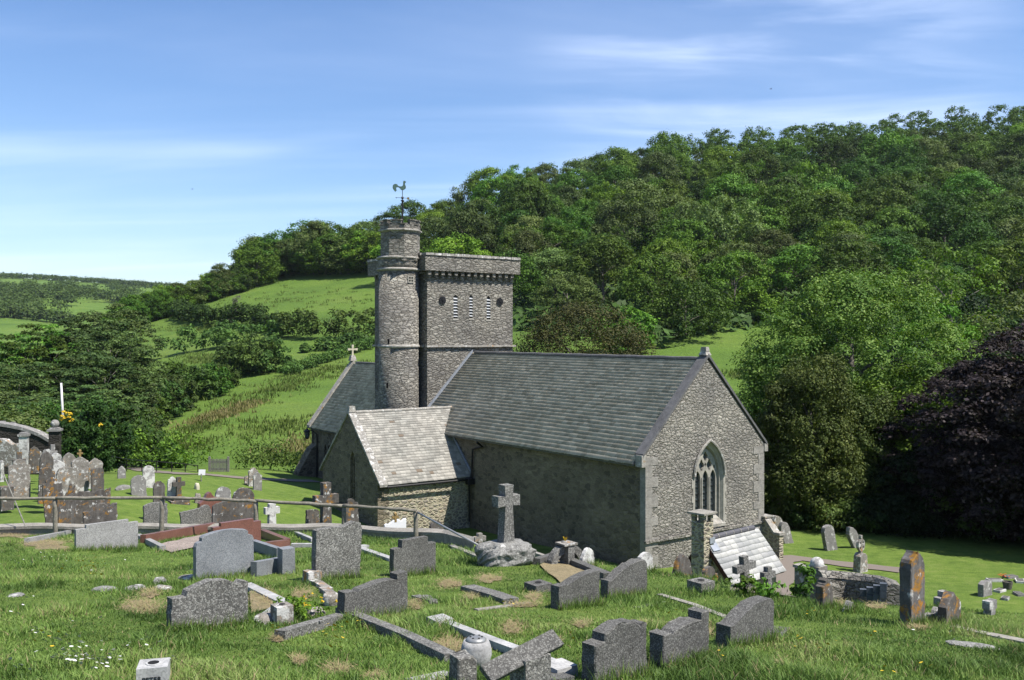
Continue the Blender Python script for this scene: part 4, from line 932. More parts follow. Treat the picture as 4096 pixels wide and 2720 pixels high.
def wheel():
    p = hit(1303, 1303); D = p.y; o = empty('wheel_head_memorial', p, YAW); r = wpx(80, D, YAW, 1305) / 2; h = hpx(50, D)
    bm = bmesh.new(); n = 18
    out = [(-r * 1.0, -.2), (r * 1.0, -.2)] + [(r * math.cos(PI * i / n), h * math.sin(PI * i / n)) for i in range(n + 1)]
    def seg(a0, a1): return [(r * .30 * math.cos(R(a0 if i == 0 else a1)), h * .30 * math.sin(R(a0 if i == 0 else a1))) for i in (1, 0)] + [(r * .66 * math.cos(R(a0 + (a1 - a0) * i / 6)), h * .66 * math.sin(R(a0 + (a1 - a0) * i / 6))) for i in range(7)]
    add_plate(bm, out, [seg(12, 70), seg(110, 168)], lambda x, y, d: Vector((x, -.1 + d, y)), .16); link('wheel_head', bm_mesh('wheel_head', bm), M['granite_grey'], o)
    bm = bmesh.new(); add_box(bm, (0, -.06, h * .5), (r * .36, .26, h * 1.05)); link('shaft', bm_mesh('shaft', bm), M['granite_grey'], o)
    bm = bmesh.new(); add_box(bm, (-.02, -.06, h * 1.04), (r * .75, .30, .035)); link('cap', bm_mesh('cap', bm), M['lime_hs'], o)
    tag(o, 'low wheel headed granite memorial with a flat cap against the shaded wall', 'memorial')
    bm = bmesh.new(); g = random.Random(2)
    for i in range(12):
        a = g.uniform(0, 2 * PI); t = g.uniform(.2, .9); b0 = Vector((0, 0, 0)); q = Vector((math.cos(a) * t * .09, math.sin(a) * t * .09, .10)); s = Vector((-math.sin(a), math.cos(a), 0)) * .02
        vs = [bm.verts.new(v) for v in (b0, q * .6 + s, q, q * .6 - s)]; bm.faces.new(vs)
    f = link('flower_posy', bm_mesh('flower_posy', bm), M['yellow']); f.location = p + Vector((0, 0, h * 1.04 + .02)); tag(f, 'yellow flowers on the cap of the wheel headed memorial', 'flowers')
wheel()
# kerbs and slabs in the grass
kerbs([[(1236, 1302), (1290, 1285)], [(1290, 1290), (1402, 1338)]], 'granite_dark', 'dark granite kerbs of the straw covered grave', .16, .12, fill=(((1245, 1306), (1285, 1294), (1368, 1328), (1292, 1348)), 'straw', 'straw_bed'), name='grave_surround')
kerbs([[(820, 1264), (905, 1294)], [(820, 1264), (846, 1262)]], 'white_marble', 'white kerb beside the tall rough granite headstone', .14, .06)
kerbs([[(676, 1230), (722, 1250)], [(672, 1262), (722, 1262)]], 'white_marble', 'broken white kerb behind the tall rough granite headstone', .10, .09)
kerbs([[(1215, 1272), (1266, 1289)]], 'concrete', 'thin kerb at the foot of the shaded church wall', .10, .05)
kerbs([[(1040, 1262), (1115, 1292)]], 'concrete', 'weathered kerb left of the boulder with the tall cross', .14, .06)
kerbs([[(568, 1355), (655, 1398)], [(655, 1398), (600, 1440)]], 'white_marble', 'lichened white kerb behind the wide rough headstone', .15, .07, fill=(((575, 1368), (600, 1368), (652, 1400), (580, 1420)), 'straw', 'straw_bed'))
kerbs([[(708, 1340), (735, 1350)], [(745, 1362), (775, 1384)], [(735, 1350), (758, 1366)]], 'lime_hs', 'pale curved kerb by the broken urn', .13, .06, posts=[(720, 1342)])
kerbs([[(645, 1476), (792, 1432)], [(812, 1430), (930, 1478), (1040, 1532)]], 'granite_grey', 'grey granite kerbs meeting at a low block beside the dark eared headstone', .13, .10, posts=[(803, 1430)], pt_h=.12)
kerbs([[(1010, 1440), (1135, 1490), (1318, 1560)]], 'white_marble', 'long white kerb running to the bottom edge, with two corner blocks', .11, .08, posts=[(1014, 1446), (1290, 1560)], pt_h=.09)
kerbs([[(1225, 1552), (1300, 1580)]], 'granite_dark', 'dark ledge below the tilted slab', .2, .06)
kerbs([[(950, 1592), (1040, 1572)]], 'granite_light', 'light granite ledger at the bottom edge left of the square post', .16, .08)
kerbs([[(958, 1380), (1000, 1392)]], 'granite_grey', 'short sunken kerb right of the dark eared headstone', .12, .05)
kerbs([[(1078, 1360), (1140, 1378), (1178, 1392)]], 'granite_grey', 'fallen granite kerb lying across the grass in the middle', .22, .07)
kerbs([[(1520, 1372), (1600, 1396), (1672, 1424)]], 'concrete', 'half buried kerb running to the curved top headstone on the right', .10, .02)
kerbs([[(1468, 1402), (1530, 1388)]], 'concrete', 'half buried kerb end in the grass behind the stepped headstone', .10, .01)
kerbs([[(1098, 1408), (1222, 1392)]], 'concrete', 'low kerb edging a patch of dead grass in the middle', .08, .02)
kerbs([[(1770, 1478), (1800, 1452)]], 'granite_dark', 'rough granite slab beside the curved top headstone on the right', .22, .04)
kerbs([[(2198, 1448), (2280, 1466), (2400, 1490)]], 'concrete', 'long worn kerb running to the right edge', .14, .03)
kerbs([[(1110, 1282), (1120, 1290)]], 'concrete', 'kerb stub by the boulder', .12, .05)
def vase_block(px, py, w, h, mat, label, hole=True, yaw=YAW, name='flower_vase', text=None):
    p = hit(px, py); o = empty(name, p, yaw); bm = bmesh.new()
    stone_bm(bm, [(-w / 2, -.1), (w / 2, -.1), (w / 2, h), (-w / 2, h)], w, -w / 2, 0, .01); link('block', bm_mesh('block', bm), M[mat], o)
    if hole:
        bm = bmesh.new(); add_lathe(bm, [(w * .26, h - .01), (w * .26, h + .006), (w * .20, h + .006)], 14); link('rim', bm_mesh('rim', bm), M[mat], o)
        bm = bmesh.new(); add_lathe(bm, [(w * .19, h), (w * .19, h + .009)], 14); link('vase_hole', bm_mesh('vase_hole', bm), M['dark'], o)
    if text:
        cu = bpy.data.curves.new('lettering', 'FONT'); cu.body = text; cu.size = .055; cu.extrude = .002; cu.align_x = 'CENTER'
        t = bpy.data.objects.new('lettering', cu); me = bpy.data.meshes.new_from_object(t); bpy.data.objects.remove(t)
        l = link('lettering', me, M['iron'], o); l.rotation_euler = (R(90), 0, 0); l.location = (0, -w / 2 - .003, h * .42)
    return tag(o, label, 'grave vase', 'stone vases on the graves')
NO_GRASS.append([(hit(354, 1590).x + a, hit(354, 1590).y + b) for a, b in ((-.2, -.3), (.2, -.3), (.2, .1), (-.2, .1))])
vase_block(354, 1583, .235, .19, 'white_marble', 'square white marble vase block with lettering in the bottom left grass', yaw=.25, text='PETER')
vase_block(1616, 1362, .30, .16, 'granite_grey', 'rough granite vase block on the bank before the slate headstones')
vase_block(1241, 1362, .30, .12, 'granite_dark', 'dark granite vase block with a broken rim in the middle of the grass')
vase_block(650, 1438, .20, .22, 'lime_hs', 'small lichened vase block beside the yellow flowering plant')
def urn(px, py, r, h, mat, label, metal=False, broken=False):
    p = hit(px, py); o = empty('stone_urn', p); bm = bmesh.new()
    add_lathe(bm, [(r * .6, -.05), (r * .85, h * .1), (r, h * .45), (r * .92, h * .8), (r * .8, h), (r * .6, h), (r * .55, h * .85)], 22); link('bowl', bm_mesh('bowl', bm, True), M[mat], o)
    if metal:
        bm = bmesh.new(); add_lathe(bm, [(r * .62, h - .01), (r * .66, h + .012), (r * .5, h + .03), (r * .1, h + .036)], 20); l = link('metal_lid', bm_mesh('metal_lid', bm, True), M['galv'], o)
        for i in range(6):
            bm = bmesh.new(); a = i * PI / 3; add_lathe(bm, [(.010, h + .029), (.010, h + .037)], 8, (r * .36 * math.cos(a), r * .36 * math.sin(a), 0)); link('hole', bm_mesh('hole', bm), M['dark'], l)
    return tag(o, label, 'urn')
urn(1098, 1532, .145, .22, 'white_marble', 'round stone urn with a pierced metal lid near the bottom edge', True)
urn(762, 1396, .11, .16, 'lime_hs', 'broken pale stone urn at the end of the curved kerb')
def post_and_slab():
    p = hit(1068, 1596); bm = bmesh.new(); h = .30
    stone_bm(bm, [(-.085, -.2), (.085, -.2), (.085, h - .04), (.05, h), (-.085, h)], .16, -.08, 0, .012); o = link('stone_post', bm_mesh('stone_post', bm), M['granite_grey']); o.location = p; o.rotation_euler = (0, 0, YAW - .1)
    tag(o, 'square granite post at the bottom edge left of the tilted slab', 'post')
    p = hit(1214, 1622); o = empty('lectern_memorial', p, YAW + .1)
    bm = bmesh.new(); add_box(bm, (.04, 0, .08), (.26, .18, .56)); link('pedestal', bm_mesh('pedestal', bm), M['granite_grey'], o)
    bm = bmesh.new(); Mx = Matrix.Translation((-.04, 0, .37)) @ Matrix.Rotation(R(-9), 4, 'Y') @ Matrix.Rotation(R(38), 4, 'X')
    add_box(bm, (0, 0, 0), (.74, .15, .05), mat=Mx); bmesh.ops.bevel(bm, geom=bm.edges[:], offset=.005, segments=1, affect='EDGES'); link('tilted_slab', bm_mesh('tilted_slab', bm), M['granite_dark'], o)
    tag(o, 'dark granite slab tilted on a short pedestal at the bottom edge', 'memorial')
post_and_slab()
def boulder(px, py, sx, sy, sz, mat, label, seed=1, D=None, name='stone_fragment'):
    p = hit(px, py) if D is None else at(px, py, D); bm = bmesh.new(); bmesh.ops.create_icosphere(bm, subdivisions=3, radius=1)
    for v in bm.verts:
        c = v.co.copy(); m = (abs(c.x) ** 3 + abs(c.y) ** 3 + abs(c.z) ** 3) ** (1 / 3); c /= m; c *= 1 + .4 * (float(fbm(c.x * 1.7 + seed, c.y * 1.7 + c.z * 1.4, 3, seed)) - .5); v.co = Vector((c.x * sx, c.y * sy, c.z * sz))
    o = link(name, bm_mesh(name, bm), M[mat]); o.location = p; o.rotation_euler = (0, 0, seed); return tag(o, label, 'stone', 'loose stones in the grass')
boulder(622, 1436, .22, .15, .13, 'lime_hs', 'rounded pale stone behind the lower right corner of the wide rough headstone', 1)
boulder(728, 1424, .16, .12, .12, 'lime_hs', 'pale stone right of the yellow flowering plant', 2)
boulder(242, 1362, .18, .12, .06, 'rock', 'flat grey stone in the left grass', 3)
boulder(310, 1358, .16, .10, .05, 'rock', 'second flat stone in the left grass, nearer the wide rough headstone', 4)
boulder(368, 1345, .14, .10, .09, 'rock', 'grey stone just behind the wide rough headstone', 5)
boulder(378, 1358, .16, .08, .05, 'lime_hs', 'low pale stone touching the back of the wide rough headstone', 6)
boulder(978, 1384, .12, .10, .06, 'granite_grey', 'small stone right of the dark eared headstone', 7)
boulder(35, 1375, .14, .1, .03, 'rock', 'worn stone at the left edge of the bank', 8)
boulder(1470, 1330, .12, .1, .05, 'rock', 'grey lump beside the curved granite headstone', 9)
boulder(428, 1334, .2, .12, .04, 'lime_hs', 'flat pale slab at the foot of the blue grey headstone', 11)
boulder(2252, 1492, .3, .12, .03, 'rock', 'flat worn stone in the long grass on the right', 12)

# --- lower lawn, left group
GR = 'old headstones on the lower lawn'
L = [
 (19, 70, 1059, 1136, 'old', 'lime_hs', 'broad rough limestone headstone at the left edge with a white patch', 33, .14, 0),
 (66, 92, 1029, 1076, 'pointed', 'slate_orange', 'slate headstone with an orange point before the dark wall', 40, .1, 0),
 (86, 99, 1040, 1073, 'old', 'lime_hs', 'narrow grey headstone behind the orange pointed slate', 41, .1, 0),
 (90, 122, 1041, 1143, 'pointed', 'slate_hs', 'tall slate headstone with a white dot near its point', 33, .12, 1),
 (98, 120, 1035, 1100, 'round', 'lime_grey', 'rounded grey headstone partly behind the tall dotted slate', 37, .1, 0),
 (119, 143, 1044, 1100, 'round', 'white_lichen', 'headstone with a white rounded top beside the small pale cross', 36.5, .1, -2),
 (142, 176, 1043, 1110, 'pointed', 'lime_hs', 'rounded pink grey limestone headstone in the crowded group', 37, .12, 0),
 (204, 236, 1056, 1110, 'gable', 'lime_hs', 'gabled limestone headstone at the right of the crowded group', 37.5, .14, 0),
 (114, 154, 1061, 1130, 'seg', 'white_lichen', 'whitish lichened headstone in the middle of the crowded group', 34.5, .12, -4),
 (128, 172, 1076, 1140, 'seg', 'lime_hs', 'mottled limestone headstone low in the crowded group', 33.5, .14, 3),
 (88, 126, 1077, 1143, 'round', 'slate_orange', 'slate headstone blotched orange in front of the tall dotted one', 31.8, .12, 2),
 (107, 153, 1099, 1226, 'old', 'slate_orange', 'big slate headstone with a white capped top behind the left fence post', 29.5, .1, -5),
 (210, 239, 1079, 1122, 'camber', 'slate_hs', 'small square slate headstone at the right end of the group', 35, .1, 0),
 (271, 290, 1075, 1103, 'pointed', 'lime_grey', 'little pointed headstone beside the tarmac path', None, .1, 0),
 (151, 174, 1115, 1200, 'scroll', 'slate_orange', 'broken slate with a stepped left edge', 30.6, .08, 0),
 (134, 174, 1138, 1226, 'halfcurve', 'slate_hs', 'sloping slate leaning behind the left fence post', 28.9, .08, 2),
 (171, 255, 1127, 1226, 'wavy', 'slate_orange', 'wide dark slate with a ragged wavy top', 29.8, .09, 0),
 (192, 270, 1160, 1226, 'scroll', 'slate_hs', 'low slate with a scrolled top in front of the wide ragged one', 28.3, .09, 0),
 (303, 338, 1095, 1143, 'round', 'lime_grey', 'round topped grey headstone leaning left of the white streaked one', None, .1, -3),
 (329, 356, 1073, 1124, 'round', 'white_lichen', 'headstone with a broad white streak near the iron rail', None, .1, 0),
 (353, 380, 1110, 1152, 'round', 'slate_hs', 'dark round topped slate behind the second fence post', 33.5, .1, 0),
 (385, 406, 1099, 1155, 'eared', 'white_lichen', 'shouldered pale headstone behind the dark cross', None, .1, 2),
 (331, 385, 1159, 1222, 'camber', 'granite_grey', 'speckled granite headstone behind the second fence post', 29, .11, 0),
 (420, 490, 1168, 1222, 'hump', 'granite_grey', 'rough granite headstone leaning left before the dark slates', 29, .12, -6),
 (497, 532, 1122, 1170, 'round', 'lime_grey', 'grey round topped headstone behind the broken red granite', 32, .12, 0),
 (536, 586, 1124, 1218, 'round', 'slate_orange', 'tall round topped slate tinted orange by the third fence post', 30, .1, 0),
 (490, 582, 1153, 1222, 'camber', 'slate_hs', 'wide streaked slate standing behind the red granite headstone', 28.9, .1, 0),
 (573, 595, 1078, 1122, 'old', 'lime_hs', 'taller of the pair of pale headstones on the shaded lawn edge', None, .12, 0),
 (584, 603, 1089, 1130, 'old', 'lime_grey', 'nearer of the pair of pale headstones on the shaded lawn edge', None, .12, 0),
 (564, 573, 1097, 1117, 'round', 'lime_hs', 'tiny stump left of the pair of pale headstones', None, .1, 0),
 (706, 722, 1175, 1226, 'flat', 'slate_hs', 'broken slate just left of the grey cross by the wall', 29.6, .1, 0),
 (722, 736, 1174, 1226, 'eared', 'slate_orange', 'narrow brown headstone between the grey cross and the broken slate', 29.8, .1, 0),
 (794, 827, 1149, 1224, 'eared', 'slate_orange', 'lichen spotted slate leaning against the transept wall', 29.5, .08, -2),
 (992, 1024, 1200, 1262, 'round', 'slate_hs', 'round slate headstone at the foot of the pointed rubble wall', 25.5, .08, -3),
]
for a in L: headstone(a[0], a[1], a[2], a[3], a[4], a[5], a[6], D=a[7], th=a[8], side=a[9])
def finial(o, w, h, th):
    bm = bmesh.new(); add_box(bm, (0, 0, h + .08), (.07, .07, .22)); add_box(bm, (0, 0, h + .11), (.20, .06, .06)); bmesh.ops.create_icosphere(bm, subdivisions=1, radius=.06, matrix=Matrix.Translation((0, 0, h + .2)))
    link('finial', bm_mesh('finial', bm), M['gilt'], o)
headstone(165, 204, 1052, 1124, 'gable', 'lime_hs', 'gabled limestone headstone topped by an orange fleur finial', D=35, th=.14, extra=finial)
cross(29, 60, 1042, 1075, 'slate_hs', 'dark stone cross above the left edge limestone headstone', D=35, arm=.35, t=.16)
cross(111, 132, 1025, 1075, 'lime_grey', 'small pale cross against the dark boundary wall', D=38, arm=.62, t=.15)
cross(398, 426, 1100, 1160, 'slate_orange', 'dark cross on a stepped stone base on the lower lawn', arm=.74, t=.17, base=((.75, .12), (.5, .12)))
cross(610, 643, 1161, 1222, 'white_lichen', 'white lichened cross right of the third fence post', D=29, arm=.75, t=.2)
cross(724, 778, 1112, 1224, 'slate_orange', 'large grey cross with an orange top rising above the fence rail', D=29, arm=.66, t=.26)
cross(1093, 1118, 1229, 1266, 'lime_hs', 'small cross at the church wall foot, left of the boulder', D=24, arm=.66, t=.12)
headstone(0, 30, 1121, 1157, 'flat', 'slate_hs', 'low grey block cut by the left edge under the rough headstone', D=32, th=.5)
headstone(886, 936, 1197, 1232, 'scroll', 'white_paint', 'blue white ornamental headstone top against the pointed rubble wall', D=26.6, th=.06, extra=lambda o, w, h, th: finial(o, w, h - .05, th))
headstone(990, 1012, 1226, 1256, 'round', 'white_lichen', 'little white arched stone in front of the round slate by the wall', D=24.6, th=.06)
headstone(1, 9, 1062, 1096, 'old', 'white_lichen', 'white speckled headstone cut by the left edge', D=36, th=.1)
boulder(282, 1128, .45, .18, .16, 'rock', 'low dark stone lying on the lawn left of the round topped headstones', 14, None)
boulder(454, 1128, .13, .1, .28, 'cream', 'small pale leaning stone on the open lawn', 15)
boulder(456, 1160, .13, .1, .42, 'lime_hs', 'small yellowish leaning stump nearer the fence rail', 16)
def red_broken():
    o = empty('broken_headstone', at(482, 1175, 31.0), YAW); bm = bmesh.new()
    stone_bm(bm, [(-.36, -.6), (.42, -.6), (.42, .30), (.15, .42), (.05, .56), (-.06, .50), (-.14, .34), (-.3, .22)], .25, 0, 0, .01)
    link('slab', bm_mesh('slab', bm), M['granite_red'], o); tag(o, 'jagged broken red granite headstone behind the fence rail', 'headstone', GR)
red_broken()
# --- right lawn
GR = 'leaning headstones on the right lawn'
for a in [(1787, 1806, 1186, 1226, 'pointed', 'lime_hs', 'brown streaked leaning headstone nearest the church corner on the right lawn', 0.0, -17),
          (1806, 1826, 1198, 1252, 'pointed', 'lime_grey', 'grey headstone leaning left, second from the church corner', 0, -19),
          (1904, 1927, 1208, 1268, 'round', 'lime_grey', 'round topped grey headstone casting a long shadow on the right lawn', 0, -13),
          (1968, 1986, 1204, 1262, 'lancet', 'lime_grey', 'strongly tilted headstone behind the small wheel cross', 0, -30)]:
    headstone(a[0], a[1], a[2], a[3], a[4], a[5], a[6], th=.20, side=a[8], yaw=YAW - .15)
def wheel_cross():
    p = hit(1984, 1318); D = p.y; o = empty('wheel_cross', p, YAW); h = hpx(74, D)
    bm = bmesh.new(); stone_bm(bm, [(-.26, -.2), (.26, -.2), (.21, h * .50), (.10, h * .58), (-.10, h * .58), (-.21, h * .50)], .3, -.15, 0, .01); link('plinth', bm_mesh('plinth', bm), M['lime_hs'], o)
    bm = bmesh.new(); r = .20; zc = h * .84; n = 20
    out = [(r * math.cos(2 * PI * i / n), zc + r * 1.15 * math.sin(2 * PI * i / n)) for i in range(n)]
    hs = [[(r * k * math.cos(R(a)), zc + r * 1.15 * k * math.sin(R(a))) for k, a in ((.3, c), (.72, c - 26), (.76, c), (.72, c + 26))] for c in (45, 135, 225, 315)]
    add_plate(bm, out, hs, lambda x, y, d: Vector((x, -.06 + d, y)), .12); add_box(bm, (0, 0, h * .70), (.12, .11, h * .34)); add_box(bm, (0, 0, zc + r * 1.15 + .05), (.10, .11, .16))
    link('wheel_head', bm_mesh('wheel_head', bm), M['lime_hs'], o); tag(o, 'small wheel headed cross on a tapered plinth at the end of the path', 'cross', 'crosses in the churchyard')
wheel_cross()
headstone(2261, 2281, 1338, 1373, 'broken', 'lime_grey', 'short grey stone on the far right lawn', th=.2)
cross(2273, 2290, 1384, 1416, 'lime_grey', 'small stepped grey cross at the edge of the long grass on the right', t=.12)
def pot(px, py, r, h, mat, label):
    o = link('flower_pot', None or bm_mesh('flower_pot', (lambda b: (add_lathe(b, [(r * .75, 0), (r, h), (r * .85, h), (r * .8, h * .8)], 14), b)[1])(bmesh.new())), M[mat]); o.location = hit(px, py); return tag(o, label, 'pot')
pot(2323, 1358, .17, .26, 'bark', 'dark flower pot on the far right lawn')
for i, (px, py, w) in enumerate(((2293, 1340, .5), (2330, 1332, .45), (2305, 1364, .4), (2318, 1382, .35), (2352, 1342, .5), (2349, 1372, .4))):
    o = empty('grave_tablet', hit(px, py), .3 * i); bm = bmesh.new(); add_box(bm, (0, 0, .03), (w, w * .6, .10)); link('slab', bm_mesh('slab', bm), M['lime_grey' if i % 2 else 'white_lichen'], o)
    bm = bmesh.new(); add_box(bm, (0, 0, .085), (w * .8, w * .42, .012)); link('plaque', bm_mesh('plaque', bm), M['granite_dark'], o)
    tag(o, 'flat grave tablet set in the far right lawn', 'grave tablet', 'flat grave tablets on the far right lawn')
def bunch(px, py, mat, label, s=.16, n=14, D=None):
    p = hit(px, py) if D is None else at(px, py, D); bm = bmesh.new(); g = random.Random(int(px)); o = empty('flower_bunch', p)
    for i in range(n):
        c = Vector((g.gauss(0, s * .5), g.gauss(0, s * .5), s * (.8 + g.random() * .5)))
        add_lathe(bm, [(.008, 0), (s * .22, s * .12), (s * .1, s * .14)], 6, c); link('flower_head', bm_mesh('flower_head', bm), M[mat], o); bm = bmesh.new()
    for i in range(8): a = g.uniform(0, 2 * PI); add_tube(bm, [(0, 0, 0), (math.cos(a) * s * .4, math.sin(a) * s * .4, s)], .006, 4)
    link('stems', bm_mesh('stems', bm), LEAF['hedge'], o); return tag(o, label, 'flowers')
bunch(2311, 1338, 'red', 'orange red flowers on a far right grave tablet')

# ------------------------------------------------------------ retaining wall, rail, handrail, walls, gate
def retaining():
    bm = bmesh.new(); T = np.concatenate([np.linspace(-.75, -.2, 60), np.linspace(-.195, -.04, 30)]); rings = []
    for t in T:
        D = float(np.interp(t, CR_T, CR_D)); x = t * D; zt = float(z_up(x, D)) + .14 + .02 * math.sin(t * 60); zb = zt - 3.2
        d = Vector((t, 1, 0)).normalized() * .36
        rings.append([Vector((x, D, zb)), Vector((x, D, zt)), Vector((x, D, zt)) + Vector((0, 0, .0)) + d, Vector((x, D, zb)) + d])
    R_ = [[bm.verts.new(p) for p in r] for r in rings]
    for a, b in zip(R_[:-1], R_[1:]):
        for k in range(4): bm.faces.new((a[k], a[(k + 1) % 4], b[(k + 1) % 4], b[k]))
    bm.faces.new(R_[0]); bm.faces.new(R_[-1][::-1])
    o = empty('retaining_wall'); link('wall', bm_mesh('wall', bm), M['concrete'], o)
    bm = bmesh.new(); R_ = []
    for r in rings:
        d = (r[2] - r[1]).normalized(); R_.append([bm.verts.new(p) for p in (r[1] - d * .05 + Vector((0, 0, .005)), r[1] - d * .05 + Vector((0, 0, .08)), r[2] + d * .04 + Vector((0, 0, .09)), r[2] + d * .04 + Vector((0, 0, .005)))])
    for a, b in zip(R_[:-1], R_[1:]):
        for k in range(4): bm.faces.new((a[k], a[(k + 1) % 4], b[(k + 1) % 4], b[k]))
    bm.faces.new(R_[0]); bm.faces.new(R_[-1][::-1]); link('coping', bm_mesh('coping', bm), M['concrete'], o)
    tag(o, 'low weathered retaining wall with a flat coping below the wooden rail', 'wall')
retaining()
def rail_fence():
    o = empty('post_and_rail_fence'); D = 25.6
    tops = [(-160, 1150), (126, 1149), (372, 1147), (590, 1155), (793, 1166), (958, 1177)]; bases = [None, (126, 1240), (372, 1236), (590, 1228), (793, 1232), (958, 1247)]; DD = [26, 25.8, 25.6, 25.4, 24.8, 24.0]
    Pt = [at(x, y, d) for (x, y), d in zip(tops, DD)]
    for a, b in zip(Pt[:-1], Pt[1:]):
        bm = bmesh.new(); n = 10; g = random.Random(int(a.x * 10)); dd = (b - a)
        add_tube(bm, [a - dd * .01 + (dd * 1.02) * (i / n) + Vector((0, g.uniform(-.008, .008), g.uniform(-.012, .012))) for i in range(n + 1)], [.044 + g.uniform(-.006, .007) for _ in range(n + 1)], 9)
        link('rail', bm_mesh('rail', bm, True), M['wood'], o)
    for i in range(1, 6):
        t = Pt[i]; g = random.Random(i); zb = tz(t.x, t.y) - .3; n = 6; bm = bmesh.new()
        add_tube(bm, [(t.x + g.uniform(-.008, .008), t.y + .03, zb + (t.z - .02 - zb) * k / n) for k in range(n + 1)], [.066 - .008 * k / n + g.uniform(-.002, .002) for k in range(n + 1)], 10); link('post', bm_mesh('post', bm, True), M['wood'], o)
    tag(o, 'rustic round timber rail on upright posts along the edge of the bank', 'fence')
    h = empty('handrail'); a = at(962, 1181, 24.0); b = at(1112, 1262, 20.6); bm = bmesh.new(); add_tube(bm, [a, b], .026, 8); link('rail', bm_mesh('rail', bm, True), M['galv'], h)
    c = b + Vector((.02, 0, 0)); bm = bmesh.new(); add_tube(bm, [c + Vector((0, 0, .02)), Vector((c.x, c.y, tz(c.x, c.y) - .3))], .024, 8); link('post', bm_mesh('post', bm, True), M['galv'], h)
    tag(h, 'grey metal handrail sloping down from the last fence post', 'handrail')
    bm = bmesh.new(); add_tube(bm, [at(4, 1083, 27.5), at(60, 1216, 26.3)], .018, 6); w = link('leaning_rod', bm_mesh('leaning_rod', bm), M['woodgrey']); tag(w, 'thin rod leaning across the left edge lawn', 'rod')
rail_fence()
def iron_rail():
    o = empty('iron_railing'); pts = [(257, 1052, 55), (292, 1059, 54), (327, 1062, 53), (361, 1064, 52), (396, 1067, 52), (427, 1070, 52), (456, 1074, 52)]
    T = [at(x, y, d) for x, y, d in pts]; bm = bmesh.new()
    add_tube(bm, T, .025, 6); link('top_rail', bm_mesh('top_rail', bm), M['iron'], o); bm = bmesh.new()
    add_tube(bm, [t - Vector((0, 0, .35)) for t in T], .015, 6); link('lower_rail', bm_mesh('lower_rail', bm), M['iron'], o)
    for t in T:
        bm = bmesh.new(); zb = tz(t.x, t.y); add_tube(bm, [t + Vector((0, 0, .04)), Vector((t.x, t.y, min(zb - .1, t.z - .7)))], .028, 6); link('post', bm_mesh('post', bm), M['iron'], o)
    tag(o, 'thin black iron railing beside the tarmac path', 'railing')
    g = empty('wooden_gate'); a = at(483, 1090, 53); b = at(526, 1089, 53); w = b.x - a.x; h = hpx(33, 53); g.location = a
    for i in range(12):
        bm = bmesh.new(); x = .08 + (w - .16) * i / 11; add_box(bm, (x, 0, h * .5), (.055, .03, h * .92 + .03 * math.sin(i * 2))); link('pale', bm_mesh('pale', bm), M['woodgrey'], g)
    for z in (.25, .75): bm = bmesh.new(); add_box(bm, (w / 2, .03, h * z), (w, .03, .09)); link('cross_rail', bm_mesh('cross_rail', bm), M['woodgrey'], g)
    for x in (0, w): bm = bmesh.new(); add_box(bm, (x, .02, h * .5), (.11, .11, h * 1.25)); link('gate_post', bm_mesh('gate_post', bm), M['woodgrey'], g)
    tag(g, 'grey wooden picket gate in the hedge beyond the path', 'gate')
    s = empty('notice', hit(464, 1110), 0); bm = bmesh.new(); add_tube(bm, [(0, 0, -.1), (0, 0, .35)], .03, 6); link('stake', bm_mesh('stake', bm), M['woodgrey'], s)
    bm = bmesh.new(); add_box(bm, (0, 0, .42), (.30, .05, .26), mat=Matrix.Rotation(R(-15), 4, 'X')); link('board', bm_mesh('board', bm), M['white_paint'], s); tag(s, 'small white notice on a stake at the lawn edge', 'notice')
iron_rail()
